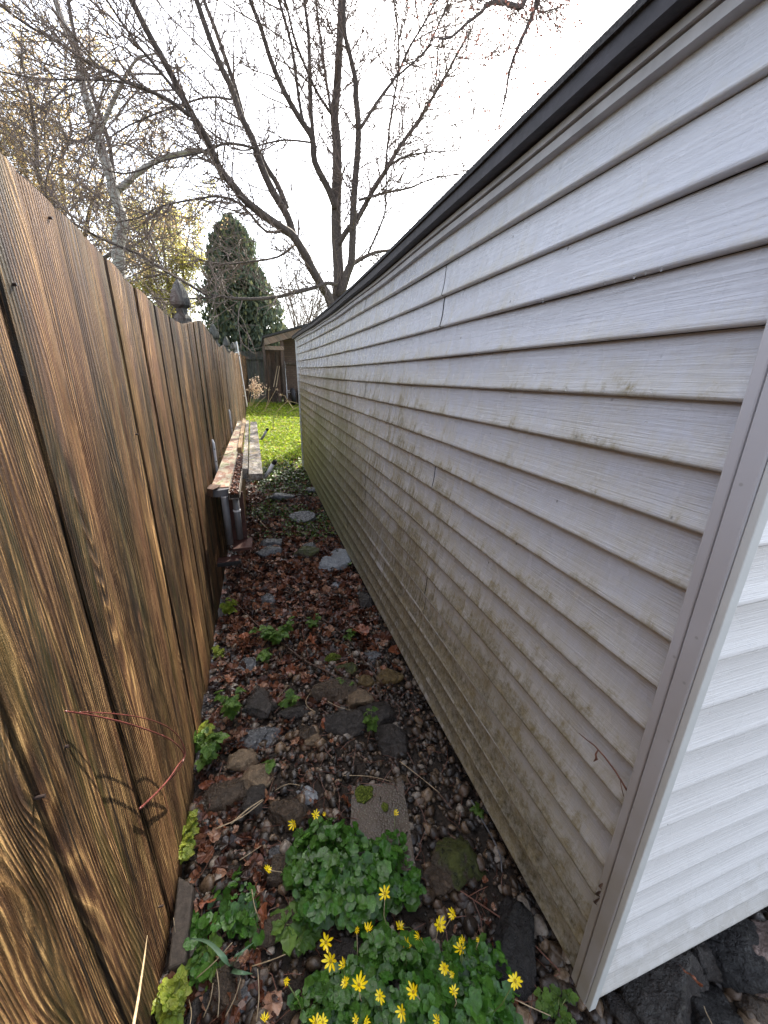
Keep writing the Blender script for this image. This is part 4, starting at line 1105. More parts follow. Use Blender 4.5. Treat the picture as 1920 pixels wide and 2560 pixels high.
LO = [F7(688,590,50,720,680), F7(709,667,54,730,760), F7(862,540,32,880,640,.9), F7(816,538,20,820,700,1.2), F7(993,528,34,1080,560,.3), F7(1025,602,42,1060,690), F7(1083,596,38,1110,690), F7(1073,565,22,1110,690,1.2),
      F7(1158,520,50,1130,640), F7(1216,475,34,1160,600,.3), F7(1246,618,42,1210,760), F7(1256,587,22,1210,760,1.2), F7(1322,583,16,1322,640,1.2), F7(1180,697,42,1200,800), F7(1212,722,20,1210,800,1.1), F7(760,686,32,780,760), F7(768,758,32,790,830),
      F7(895,705,44,900,800), F7(825,768,52,850,870), F7(912,812,38,915,900), F7(1051,797,46,1075,900), F7(1003,878,42,1010,960), F7(1158,880,60,1150,980), F7(1218,795,36,1200,900), F7(1473,750,48,1340,920), F7(433,912,32,470,990), F7(645,925,46,650,1000), F7(675,922,40,690,1000), F7(522,750,22,600,910,1.1), F7(812,912,26,820,1000), F7(855,918,26,860,1000), F7(1150,915,30,1160,1000)]
clump('celandine_clump', [(*c7(750,250), 120, 80), (*c7(660,300), 90, 70), (*c7(860,330), 120, 75), (*c7(700,150), 75, 40), (*c7(800,430), 75, 55), (*c7(1010,370), 45, 25), (*c7(950,190), 40, 40), (*c7(640,430), 50, 45)],
      'upper clump of glossy round-leaved celandine beside the concrete slab with few flowers', 'plant', CELA, ROUND, .025, 820, .10, UP)
clump('celandine_clump', [(*c7(980,800), 190, 100), (*c7(1250,780), 130, 110), (*c7(760,850), 120, 60), (*c7(1000,640), 90, 50), (*c7(1330,650), 60, 45), (*c7(900,600), 60, 40), (*c7(1050,950), 260, 70), (*c7(1290,900), 110, 60)],
      'lower clump of glossy celandine at the bottom, full of yellow star flowers', 'plant', CELA, ROUND, .0245, 1150, .10, LO)
clump('small_weed', [(*c7(310,410), 55, 65), (*c7(200,510), 45, 35), (*c7(330,500), 40, 40), (*c7(140,580), 35, 30), (*c7(380,560), 30, 25), (*c7(160,700), 35, 35)],
      'patch of small green celandine leaves between the fence and the clumps', 'plant', CELA, ROUND, .022, 120, .07)
# weeds along the fence
def weed(px, py, hpx, n, size, mat, label, spread=.05, name='weed'):
    g = G(px, py); s = sc(px, py, g); h = hpx*s*.9; t = empty(name, tuple(g), label, 'weed')
    pos = []; rot = []; scl = []; ch = []; b = B()
    for k in range(max(3, n//4)):
        a = RNG.uniform(0, 6.3); top = g+Vector((spread*math.cos(a)*RNG.uniform(.2, 1), spread*math.sin(a)*RNG.uniform(.2, 1), h*RNG.uniform(.6, 1.05)))
        top.x = max(top.x, FX+.01)
        mid = (g+top)/2+Vector((0, 0, .01)); b.tube([g, mid, top], [.0016, .0013, .0009], 5)
        for j in range(5):
            u = .35+.65*(j+1)/5; c = (g*(1-u)+top*u); az = RNG.uniform(0, 6.3)
            pos.append((c.x+.006*math.cos(az), c.y+.006*math.sin(az), c.z)); rot.append(rotm(0, RNG.uniform(-.1, .7), 0).T@np.eye(3) if 0 else rotm(0, 0, az)@rotm(0, RNG.uniform(-.2, .6), 0)); scl.append(size*RNG.uniform(.6, 1.2)); ch.append(RNG.randrange(4))
    V, Fs = scatter(TRI, pos, rot, scl, ch); mk('leaves', V, Fs, mat, t)
    b.build('stems', STEM, t, smooth=True)
    return t
weed(452, 2150, 70, 40, .030, WEEDY, 'yellow-green toothed weed at the fence foot in the lower left', .05)
weed(470, 2075, 40, 20, .035, WEEDY, 'ferny pale weed hugging the fence foot above the yellow-green toothed one', .04)
weed(440, 2545, 130, 70, .027, WEEDY, 'bright yellow-green leafy weed at the bottom by the fence', .045)
weed(515, 1905, 90, 35, .045, WEED, 'green leafy weed in front of the fence beside the arching bramble', .06)
weed(585, 1800, 110, 35, .04, WEED, 'dull green weed right of the arching bramble among rocks', .06)
weed(515, 1855, 60, 15, .04, WEEDY, 'sunlit weed pressed against the fence boards', .03)
weed(575, 1545, 70, 22, .04, WEEDY, 'sunlit lime-green sprig at the fence foot below the hanging frame', .04)
weed(690, 1600, 60, 45, .045, WEED, 'patch of dull green weed among the red leaves in mid alley', .13)
weed(665, 1650, 30, 12, .045, WEED, 'single dark green lobed weed left of the long stick', .03)
weed(725, 1770, 40, 18, .035, WEED, 'small green weed with star-shaped leaves beside the dark glossy rock', .04)
weed(862, 1725, 30, 15, .03, WEED, 'tiny green weed at the end of the long fallen stick', .035)
weed(880, 1600, 25, 15, .03, WEED, 'small weed between the two fallen sticks near the siding', .05)
weed(930, 1830, 70, 20, .026, WEED, 'fine green weed growing beside the dark round boulder', .04)
weed(668, 1925, 26, 8, .04, WEED, 'solitary green leaf sprig in gravel above the tan rocks', .02)
weed(1190, 2040, 30, 10, .022, WEED, 'tiny weed in the gravel beside the foot of the siding', .02)
weed(795, 1490+80, 30, 20, .03, WEED, 'low green weed beside the big brown lobed leaf', .08)
weed(545, 1790-140, 40, 14, .03, WEEDY, 'thin sunlit weed growing from leaves at the fence foot', .03)
weed(1390, 2545, 60, 24, .025, WEED, 'little green weeds at the bottom below the corner post', .06)
weed(520, 2420, 40, 12, .05, WEED, 'lone serrated leaf weed between fence and flowers at bottom left', .04)
weed(750, 2320, 40, 16, .055, WEED, 'dull broad-leaved weed between the two celandine clumps', .05)
# strappy leaf
def straps():
    t = empty('strappy_plant', tuple(G(590, 2430)), 'tuft of blue-green strap leaves between the fence and the flowers', 'plant')
    for pts, wd in (([c7(300,700), c7(270,660), c7(200,590), c7(120,575)], .007), ([c7(300,700), c7(330,640), c7(390,590)], .005), ([c7(290,705), c7(330,715), c7(385,720)], .006), ([c7(295,700), c7(310,650), c7(355,620)], .004)):
        P = path(pts, heights=[.02]+[.09]*(len(pts)-2)+[.07]); n = len(P); V = []; Fs = []
        for i, p in enumerate(P):
            d = (P[min(i+1, n-1)]-P[max(0, i-1)]).normalized(); sd_ = d.cross(Vector((0, 0, 1))).normalized()*wd*(1-(i/(n-1))**2*.9)
            V += [tuple(p-sd_), tuple(p-Vector((0, 0, .002))), tuple(p+sd_)]
        for i in range(n-1): Fs += [(i*3, i*3+1, i*3+4, i*3+3), (i*3+1, i*3+2, i*3+5, i*3+4)]
        mk('strap_leaf', V, Fs, STRAP, t, smooth=True)
STRAP = mat_plain('blue_green_leaf', (.10, .18, .10), .4, .15, 30, .1)
straps()
# dry stalks leaning on the fence
b = B(); P = [Vector(onx(x, y, FX+.03+d)) for x, y, d in ((327, 2600, .12), (345, 2500, .10), (360, 2400, .05), (368, 2340, .012))]; b.tube(P, [.0022, .002, .0016, .001], 6)
tag(b.build('stalk', DRYSTEM, smooth=True, loc=tuple(P[0])), 'pale straw stalk leaning against the fence at the bottom', 'stalk')
b = B(); P = [Vector(onx(x, y, FX+.02)) for x, y in ((441, 2470), (443, 2400), (440, 2340), (434, 2295))]; b.tube(P, [.0014, .0012, .001, .0008], 6)
tag(b.build('stalk', DRYSTEM, smooth=True, loc=tuple(P[0])), 'thin straw stalk standing at the fence foot by the edging stone', 'stalk')

# ------------------------------------------------------------------ trees
def tubes_to(b, P, R0, R1, n=5, pw=1.0):
    m_ = len(P); b.tube(P, [R0+(R1-R0)*(i/(m_-1))**pw for i in range(m_)], n, False)
def grow(b, p, d, L, r, depth, rng, up=.25, buds=None, wig=.18, side=3, budp=.5, minr=.0042):
    """a curved branch with side twigs, recursively; fills tube builder b"""
    n = max(3, int(5 if depth > 0 else 4)); P = [Vector(p)]; d = Vector(d).normalized()
    for i in range(n):
        d = (d+Vector((rng.gauss(0, wig), rng.gauss(0, wig), rng.gauss(0, wig)+up*.35))).normalized(); P.append(P[-1]+d*L/n)
    tubes_to(b, P, r, max(r*.3, minr), 4 if r < .02 else 5)
    if buds is not None:
        for q in P[1:]:
            if rng.random() < budp: buds.append(q+Vector((rng.gauss(0, .03), rng.gauss(0, .03), rng.gauss(0, .03))))
    if depth > 0:
        for k in range(side):
            i = rng.randrange(1, n+1); t = rng.random(); q = P[i-1].lerp(P[i], t); dd = (P[i]-P[i-1]).normalized()
            s = Vector((rng.gauss(0, 1), rng.gauss(0, 1), rng.gauss(0, 1))); s = (s-dd*s.dot(dd)).normalized()
            grow(b, q, dd*.75+s*.75, L*rng.uniform(.4, .7), max(r*.55, minr*1.3), depth-1, rng, up, buds, wig, side, budp, minr)
def limb_world(pts, y0, y1, jit=0):
    P = []
    n = len(pts)
    for i, (px, py) in enumerate(pts): P.append(Vector(ony(px, py, y0+(y1-y0)*i/max(1, n-1))))
    out = []
    for i in range(n-1):
        p0, p1, p2, p3 = P[max(0, i-1)], P[i], P[i+1], P[min(n-1, i+2)]
        for k in range(3):
            u = k/3; out.append(.5*((2*p1)+(p2-p0)*u+(2*p0-5*p1+4*p2-p3)*u*u+(3*p1-p0-3*p2+p3)*u**3))
    return out+[P[-1]]
T5 = lambda *a: [(420+x/1.659, y/1.659) for x, y in a]
R1 = lambda *a: [(x/1.728, y/1.728) for x, y in a]
def maple():
    base = Vector(ony(820, 800, 10.0)); 
    t = empty('bare_tree', (base.x, 10.0, gz(base.x, 10)), 'large bare many-stemmed tree behind the garage roof filling the sky', 'tree')
    rng = random.Random(11); trunk = B(); tw = B()
    def limb(pts, w0, w1, y0, y1, dens=1.0, L=1.0, up=.3, side=3, mesh=None, n=8):
        P = limb_world(pts, y0, y1); k = y0/F*1.0
        r0, r1 = w0/2*k*.92, w1/2*k*.92; m_ = len(P)
        (mesh or trunk).tube(P, [r0+(r1-r0)*i/(m_-1) for i in range(m_)], n, True)
        tot = sum((P[i+1]-P[i]).length for i in range(m_-1)); cnt = int(tot*8*dens)
        for c in range(cnt):
            i = min(m_-2, int(m_*(.12+.88*rng.random()))); u = rng.random(); q = P[i].lerp(P[i+1], u); d = (P[i+1]-P[i]).normalized()
            s = Vector((rng.gauss(0, 1), rng.gauss(0, .7), rng.gauss(0, .6))); s = (s-d*s.dot(d)).normalized()
            rr = (r0+(r1-r0)*i/(m_-1))
            grow(tw, q, d*rng.uniform(.5, 1)+s*.8, L*rng.uniform(.5, 1.9), min(.013, rr*.6), 2, rng, up, None, .16, side)
        return P
    # main trunk down to the ground behind the garage
    limb([(826, 1010), (830, 900), (842, 760)]+T5((708,1150),(700,1000),(697,900),(700,800),(702,650),(698,560),(690,480),(700,380),(708,250),(715,100),(718,0),(722,-160)), 30, 12, 10, 10.2, .55, 1.0)
    limb(T5((715,1230),(745,1130),(760,1090),(765,1000),(768,900),(772,800),(785,650),(790,540),(780,400),(775,320),(755,230),(735,150),(730,60),(735,-80)), 20, 6, 9.9, 9.2, .9)
    limb(T5((705,1020),(740,960),(790,900),(850,790),(905,705),(960,610),(1040,500),(1100,400),(1160,300),(1200,220),(1260,120)), 13, 3, 10, 8.8, 1.1)
    limb(T5((740,1115),(790,1080),(850,1050),(900,1040),(980,1030)), 11, 5, 9.9, 10.5, 1, .8)
    limb([(850, 1010), (845, 860)]+T5((672,1250),(640,1190),(600,1120),(570,1060),(520,980),(480,950),(420,910),(330,840),(270,770),(215,700),(180,620),(140,540),(90,460),(13,307),(-73,154),(-150,0),(-200,-120)), 22, 8, 9.9, 8.3, .6)
    limb(R1((820,500),(740,440),(620,380),(540,350),(480,310),(380,270),(250,180),(120,110),(0,20)), 8, 3, 8.5, 7.8, 1.2)
    limb(R1((870,600),(800,450),(700,320),(600,200),(500,60),(450,-20)), 7, 3, 8.6, 8.2, 1)
    limb(R1((1265,1010),(1240,930),(1180,830),(1130,720),(1090,600),(1040,500),(1000,380),(960,300),(900,150),(850,0),(820,-100)), 17, 8, 9.6, 9.0, .6)
    limb(R1((1240,900),(1200,800),(1150,720),(1100,620),(1060,540),(1020,390),(980,270),(920,100),(880,0),(850,-100)), 12, 6, 9.6, 9.6, .6)
    limb(R1((1450,900),(1420,820),(1360,700),(1350,600),(1300,520),(1230,400),(1170,260),(1130,130),(1080,0),(1050,-90)), 16, 6, 10, 9.5, .8)
    limb(R1((1360,660),(1345,500),(1338,300),(1332,150),(1315,0),(1310,-90)), 9, 5, 9.9, 10.2, .8)
    limb(R1((1310,530),(1290,420),(1260,200),(1205,0),(1190,-80)), 7, 5, 9.8, 9.9, .8)
    limb(R1((1432,495),(1410,350),(1390,200),(1370,50),(1365,-50)), 6, 4, 10, 10.6, .8)
    limb(R1((1430,490),(1370,400),(1320,290),(1270,160),(1240,30),(1210,-60)), 6, 3, 10, 9.2, .8)
    limb(T5((800,530),(870,420),(950,310),(1000,200),(1060,100),(1130,-30)), 7, 3, 9.4, 9.0, 1)
    limb(T5((950,315),(1060,220),(1110,130),(1160,10),(1180,-50)), 4, 3, 9.0, 8.8, 1)
    limb(T5((900,720),(915,560),(935,420),(955,300),(955,150),(940,40),(935,-60)), 5, 3, 9.5, 9.2, 1)
    limb(T5((905,700),(960,660),(1050,635),(1200,625)), 5, 2, 9.4, 8.8, 1.3, .8)
    limb(T5((790,830),(900,800),(1000,780),(1100,740),(1230,720)), 6, 2, 9.6, 9.0, 1.3, .8)
    limb(T5((830,1050),(870,960),(900,880),(905,760),(910,640)), 5, 3, 9.7, 9.3, 1, .7)
    limb(T5((700,1180),(660,1175),(600,1195),(520,1215),(430,1235),(300,1240),(180,1225)), 9, 6, 9.8, 8.6, 1.0, .7, .1)
    limb(R1((900,1280),(800,1220),(680,1150),(600,1100),(480,1050),(380,1000),(280,940),(200,860),(140,800)), 6, 3, 8.6, 7.4, 1.2, .7, .1)
    limb(R1((930,1285),(800,1290),(700,1290),(610,1270)), 4, 2, 8.6, 8.2, 1.2, .5, .1)
    limb(R1((1260,990),(1150,1000),(1050,890),(950,850),(850,860),(700,890),(600,940),(500,960)), 6, 2, 9.5, 8.0, 1.2, .8, .1)
    limb(R1((1100,640),(1000,620),(920,635),(860,660),(720,690),(620,730),(540,750),(470,740)), 5, 2, 9.2, 8.0, 1.2, .8, .1)
    limb(R1((1340,615),(1230,605),(1130,625),(1060,650),(1000,640)), 4, 2, 9.9, 9.2, 1.2, .8, .1)
    limb(R1((1270,1060),(1200,1110),(1080,1130),(960,1140),(860,1120)), 5, 2, 9.6, 8.5, 1.2, .8, .1)
    limb(R1((620,380),(500,350),(350,345),(180,340),(0,310)), 4, 2, 8.3, 7.6, 1.2, .8, .15)
    limb(R1((1000,430),(900,420),(760,460),(560,540),(430,630)), 4, 2, 9.2, 8.2, 1, .8, .1)
    trunk.build('trunk', BARK, t, smooth=True)
    tw.build('twigs', BARKT, t)
maple()
def birch():
    p0 = Vector(ony(300, 760, 12)); t = empty('birch_tree', (p0.x, 12, gz(p0.x, 12)), 'pale barked birch with a forked leaning trunk behind the fence', 'tree')
    rng = random.Random(4); b = B(); tw = B(); bl = B()
    def limb(bb, pts, w0, w1, y0, y1, cnt=0, up=.3):
        P = limb_world(pts, y0, y1); m_ = len(P); k = y0/F/2
        bb.tube(P, [(w0+(w1-w0)*i/(m_-1))*k*.82*(1+.1*math.sin(i*1.7)) for i in range(m_)], 10, True)
        for c in range(cnt):
            i = rng.randrange(m_//3, m_-1); d = (P[i+1]-P[i]).normalized(); s = Vector((rng.gauss(0, 1), rng.gauss(0, .7), rng.gauss(0, .5)))
            grow(tw, P[i], d*.5+s.normalized()*.8, rng.uniform(.6, 1.7), .009, 1, rng, up, None, .2, 3)
    limb(b, [(300, 1100), (298, 900)]+R1((515,1180),(510,1100),(515,1030),(530,960),(500,860),(480,780),(450,680),(425,590),(390,480),(360,380),(330,230),(270,90),(240,0),(225,-80)), 30, 8, 12, 11.6, 40)
    limb(b, R1((425,580),(470,480),(520,370),(560,300),(600,250),(680,230)), 10, 3, 11.8, 11.2, 16)
    limb(b, R1((508,825),(580,760),(650,710),(740,670),(850,650),(910,665)), 13, 6, 11.9, 11.0, 18)
    limb(bl, R1((492,810),(478,650),(440,520),(390,380),(340,220),(305,60),(290,-40)), 9, 5, 11.9, 11.5, 20)
    limb(bl, R1((425,590),(390,600),(340,610),(290,620),(250,590)), 7, 3, 11.8, 11.4, 10)
    b.build('trunk', BIRCH, t, smooth=True); bl.build('dark_stem', BARKD, t, smooth=True); tw.build('twigs', BARKT, t)
birch()
def crown_tree(cx, cy, h, rad, seed, label, leafmat, barkmat, nlimb, leafn, leafs, droop=-.2, trunk_r=.2, name='willow_tree', zc=None, fork=.22):
    rng = random.Random(seed); g = gz(cx, cy); t = empty(name, (cx, cy, g), label, 'tree')
    b = B(); buds = []
    zf = g+h*fork; b.tube([(cx, cy, g-.1), (cx+.1, cy, g+h*.1), (cx, cy, zf)], [trunk_r, trunk_r*.85, trunk_r*.7], 10)
    tw = B()
    for k in range(nlimb):
        a = 2*math.pi*k/nlimb+rng.uniform(-.3, .3); e = rng.uniform(.25, 1.35)
        end = Vector((cx+rad*math.cos(a)*math.cos(e)*.9, cy+rad*math.sin(a)*math.cos(e)*.9, zf+(h*(1-fork))*math.sin(e)*rng.uniform(.75, 1)))
        st = Vector((cx, cy, zf-rng.uniform(0, h*.06))); P = []
        for i in range(8):
            u = i/7; q = st.lerp(end, u); q.z += math.sin(u*math.pi)*h*.06; q += Vector((rng.gauss(0, .12), rng.gauss(0, .12), rng.gauss(0, .1)))*u*rad*.2; P.append(q)
        tubes_to(b, P, trunk_r*.45, .02, 6)
        for j in range(9):
            i = rng.randrange(2, 8); q = P[i]; d = (P[i]-P[i-1]).normalized(); s = Vector((rng.gauss(0, 1), rng.gauss(0, 1), rng.gauss(0, .6)+.2)).normalized()
            grow(tw, q, d*.5+s*.8, rad*rng.uniform(.28, .55), .022, 3, rng, droop, buds, .22, 4, 1.0)
    b.build('trunk', barkmat, t, smooth=True); tw.build('twigs', BARKT, t)
    pos = []; rot = []; scl = []; ch = []
    for i in range(leafn):
        q = rng.choice(buds); pos.append((q.x+rng.gauss(0, .09), q.y+rng.gauss(0, .09), q.z+rng.gauss(0, .09))); rot.append(rotm(rng.uniform(0, 6), rng.uniform(0, 6), rng.uniform(0, 6))); scl.append(leafs*rng.uniform(.6, 1.3)); ch.append(0)
    V, Fs = scatter([SHARD], pos, rot, scl, ch)
    o = mk('foliage', V, Fs, leafmat, t); o['kind'] = 'stuff'
    return t
W1 = ony(215, 900, 17); crown_tree(float(W1[0])-.3, 17, 10.6, 4.4, 3, 'tall round-crowned tree with brownish spring catkins at the left edge', BROWNBUD, BARKD, 12, 30000, .050, -.15, .24, 'spring_tree')
W2 = ony(450, 900, 21); crown_tree(float(W2[0]), 21, 8.4, 2.6, 8, 'yellow-green willow between the birch and the dark evergreen', WILLOWLEAF, BARKD, 9, 26000, .055, -.3, .16)
W3 = ony(742, 760, 26)
def small_tree(cx, cy, h, label, seed, spread=.5):
    rng = random.Random(seed); g = gz(cx, cy); t = empty('bare_tree', (cx, cy, g), label, 'tree'); b = B(); tw = B()
    b.tube([(cx, cy, g), (cx, cy, g+h*.25)], [.09, .07], 7)
    for k in range(9):
        a = rng.uniform(0, 6.3); grow(tw, (cx, cy, g+h*rng.uniform(.15, .3)), (math.cos(a)*spread, math.sin(a)*spread, 1.3), h*rng.uniform(.45, .75), .045, 3, rng, .25, None, .08, 5)
    b.build('trunk', BARKD, t, smooth=True); tw.build('twigs', BARKT, t)
small_tree(float(W3[0]), 26, 8.2, 'small distant bare tree between the evergreen and the garage roof', 5, .55)
W4 = ony(800, 800, 30); small_tree(float(W4[0]), 30, 6.2, 'faint reddish bare tree just over the garage roof edge', 15, .7)
def evergreen():
    d = 19.0; c = ony(612, 900, d); cx = float(c[0]); g = gz(cx, d); t = empty('evergreen_tree', (cx, d, g), 'tall dark arborvitae cone beyond the fence end', 'tree')
    ztop = float(ony(605, 548, d)[2]); b = B(); b.tube([(cx, d, g), (cx, d, g+3)], [.15, .1], 8); b.build('trunk', BARKD, t)
    pos = []; rot = []; scl = []; ch = []; rng = random.Random(2)
    tops = [(-.62, 0, ztop-.35, .78), (-.12, .2, ztop, .85), (.42, -.1, ztop-.35, .80), (.80, .1, ztop-1.3, .70), (.0, 0, ztop-1.0, 1.15), (.2, .3, ztop-2.6, 1.40)]
    for i in range(34000):
        ox, oy, zt, rw = rng.choice(tops); u = rng.random(); z = g+.3+(zt-g-.3)*(1-u**1.15)
        f = (zt-z)/(zt-g); R_ = rw*(.08+.95*min(1, f*3.0)**.7)*(1-.15*max(0, f-.75)/.25)
        a = rng.uniform(0, 6.3)
        if nz(math.cos(a)*3+ox*2, math.sin(a)*3, z*1.6) < -.18 and rng.random() < .8: continue
        lump = 1+.6*nz(math.cos(a)*2.2+ox*3, math.sin(a)*2.2, z*1.3)+.3*nz(math.cos(a)*6, math.sin(a)*6, z*3)
        rr = R_*lump*(1-.6*rng.random()**2.0)+abs(rng.gauss(0, .05))
        pos.append((cx+ox*min(1, .6+f)+rr*math.cos(a), d+oy+rr*math.sin(a), z+rng.gauss(0, .06)))
        rot.append(rotm(rng.gauss(0, .35), rng.gauss(0, .35), rng.uniform(0, 6.3))); scl.append(rng.uniform(.07, .18)); ch.append(0)
    sp = (np.array([(1.0, .6, 1.35)])*np.array([(-.2, 0, 0), (.2, 0, 0), (.42, .02, .45), (.18, 0, .6), (.12, .03, 1), (-.08, 0, .7), (-.38, 0, .55)], float), [(0, 1, 2, 3, 4, 5, 6)])
    V, Fs = scatter([sp], pos, rot, scl, ch); o = mk('foliage', V, Fs, EVERG, t); o['kind'] = 'stuff'
evergreen()
def overhang():
    t = empty('budding_tree', (10, 6.5, 0), 'budding tree behind the garage whose branch hangs into the top right sky', 'tree')
    rng = random.Random(21); b = B(); tw = B(); buds = []
    A = limb_world([(1370, -260), (1358, -90), (1340, -20)]+T5((1530,0),(1500,90),(1450,200),(1415,300),(1400,400),(1375,490)), 4.4, 4.2)
    D = limb_world([(1330, -60)]+T5((1470,25),(1400,12),(1330,15),(1300,50),(1240,95),(1180,150),(1125,163)), 4.3, 4.0)
    E2 = limb_world([(1350, -60)]+T5((1530,40),(1590,40),(1640,20),(1700,-30)), 4.3, 4.3)
    top = Vector((10, 6.5, 8.5)); b.tube([(10, 6.5, -.1), (10.1, 6.5, 3), (10, 6.5, 6), top], [.28, .22, .18, .14], 10)
    st = A[0]; b.tube([top-Vector((0, 0, 1)), top.lerp(st, .5)+Vector((0, 0, .6)), st], [.10, .06, .024], 8)
    for P, r0, r1 in ((A, .030, .006), (D, .024, .006), (E2, .008, .003)):
        m_ = len(P); b.tube(P, [r0+(r1-r0)*i/(m_-1) for i in range(m_)], 7)
        for c in range(int(m_*1.5)):
            i = rng.randrange(1, m_-1); d = (P[i+1]-P[i]).normalized(); s = Vector((rng.gauss(0, 1), rng.gauss(0, .6), rng.gauss(0, .8))).normalized()
            grow(tw, P[i], d*.5+s*.8, rng.uniform(.15, .6), .004, 2, rng, -.05, buds, .2, 3, .25, .0012)
    b.build('trunk', BARKD, t, smooth=True); tw.build('twigs', BARKT, t)
    pos = [tuple(q) for q in buds]; n = len(pos)
    V, Fs = scatter([SHARD], pos, [rotm(rng.uniform(0, 6), rng.uniform(0, 6), rng.uniform(0, 6)) for _ in range(n)], [rng.uniform(.01, .026) for _ in range(n)], [0]*n)
    o = mk('buds', V, Fs, REDBUD, t); o['kind'] = 'stuff'
overhang()

# ------------------------------------------------------------------ far yard: shed, fence, tools, dry plants
zc_ = lambda x, y: (590+x/7.37, 780+y/7.37)
def shed():
    d = 14.0; X = lambda x, y: ony(*zc_(x, y), d)
    t = empty('shed', (.3, d, gz(.5, d)), 'old open-fronted wooden shed with a sloping roof at the end of the yard', 'shed')
    L = X(500, 480); Rr = X(1110, 310); sl = (Rr[2]-L[2])/(Rr[0]-L[0]); x0 = L[0]; x1 = x0+3.4; g = gz(.5, d)
    zr = lambda x: L[2]+(x-x0)*sl
    b = B(); y1 = 18
    b.add([(x0-.03, d-.1, zr(x0)-.01), (x1, d-.1, zr(x1)), (x1, y1, zr(x1)), (x0-.03, y1, zr(x0)-.01), (x0-.03, d-.1, zr(x0)+.05), (x1, d-.1, zr(x1)+.06), (x1, y1, zr(x1)+.06), (x0-.03, y1, zr(x0)+.05)],
          [(3,2,1,0),(4,5,6,7),(0,1,5,4),(1,2,6,5),(2,3,7,6),(3,0,4,7)]); b.build('roof', SHINGLE, t)
    f = B(); f.add([(x0+.02, d-.06, zr(x0)-.22), (x1, d-.06, zr(x1)-.20), (x1, d-.06, zr(x1)-.012), (x0+.02, d-.06, zr(x0)-.02), (x0+.02, d-.02, zr(x0)-.22), (x1, d-.02, zr(x1)-.20), (x1, d-.02, zr(x1)-.012), (x0+.02, d-.02, zr(x0)-.02)],
          [(0,1,2,3),(7,6,5,4),(0,4,5,1),(3,2,6,7),(0,3,7,4),(1,5,6,2)]); f.build('fascia', TANBOARD, t)
    f = B(); f.box(x0+.02, x0+.62, d-.018, d+.02, zr(x0)-.34, zr(x0)-.222); f.build('fascia', TANBOARD, t)
    f = B()
    for i in range(26): f.box(x0+.0, x0+.03, d+.02+i*.15, d+.16+i*.15, g+.02, zr(x0)-.10-.004*(i % 3))
    f.build('side_wall', SHEDWOOD, t)
    f = B()
    for i, (a, w_) in enumerate(((.05, .14), (.21, .12), (.36, .13))): f.box(x0+a, x0+a+w_, d+.3+.35*i, d+.33+.35*i, g, zr(x0)-.35)
    f.build('inner_boards', SHEDWOOD, t)
    f = B(); xp = X(870, 1000)[0]; f.box(xp-.05, xp+.06, d, d+.1, g-.05, zr(xp)-.2); f.build('post', SHEDWOOD, t)
    f = B(); f.box(xp+.12, x1, d+.9, d+1.0, g-.05, zr(xp)-.02); f.build('brick_wall', BRICK, t)
    f = B(); f.box(xp+.12, x1, d+.82, d+.895, g+1.35, g+1.42); f.build('ledge', SHEDWOOD, t)
    f = B(); f.box(x0+.03, x1, 17.7, 17.8, g-.05, zr(x0)); f.build('back_wall', SHEDWOOD, t)
    for lab, a, c, m_, r in (('pale pole leaning inside the shed, left of the post, leftmost one', (690,1380), (770,990), DRYSTEM, .012), ('pale pole leaning inside the shed beside the leftmost one', (740,1380), (810,990), DRYSTEM, .012), ('pale pole leaning beyond the shed post', (945,1590), (900,900), METALW, .016)):
        A = X(*a); Cc = X(*c); b = B(); b.tube([(A[0], d-.05, A[2]), (Cc[0], d+.25, Cc[2])], r, 8); tag(b.build('pole', m_, loc=(A[0], d-.05, A[2])), lab, 'pole')
    # tyres
    import mathutils
    for i, (px, py, tl) in enumerate(((1130, 1520, .1), (1080, 1550, -.15))):
        c = X(px, py); V = []; Fs = []; n = 28; m2 = 10
        for a in range(n):
            for q in range(m2):
                th = 2*math.pi*a/n; ph = 2*math.pi*q/m2; R_ = .23+.075*math.cos(ph)
                V.append((c[0]+.3*0+.075*math.sin(ph)*1.1+tl*.5, d-.25+R_*math.cos(th), gz(.9, d)+.30+R_*math.sin(th)))
        Fs = [(a*m2+q, a*m2+(q+1) % m2, ((a+1) % n)*m2+(q+1) % m2, ((a+1) % n)*m2+q) for a in range(n) for q in range(m2)]
        tag(mk('tyre', V, Fs, BLACKP, smooth=True, loc=(c[0], d-.25, gz(.9, d))), ['black tyre standing against the shed next to the garage edge', 'black tyre standing left of the other by the shed'][i], 'tyre', 'old tyres by the shed')
    c = X(1020, 1520); cr = empty('crate', (c[0], d-.1, gz(.9, d)), 'brown wooden crate standing in front of the shed post', 'crate')
    b = B()
    for k in range(3): b.box(c[0]-.10, c[0]+.10, d-.2, d-.185, gz(.9, d)+.02+.13*k, gz(.9, d)+.12+.13*k); b.box(c[0]-.10, c[0]-.085, d-.184, d+.05, gz(.9, d)+.02+.13*k, gz(.9, d)+.12+.13*k)
    b.build('slats', SHEDWOOD, cr)
    b = B(); b.tube([(c[0]-.12, d-.2, gz(.9, d)+.46), (c[0]+.14, d-.2, gz(.9, d)+.45)], .008, 6); b.tube([(c[0]-.12, d, gz(.9, d)+.50), (c[0]+.14, d, gz(.9, d)+.49)], .008, 6); b.build('wire_rim', METALW, cr)
shed()
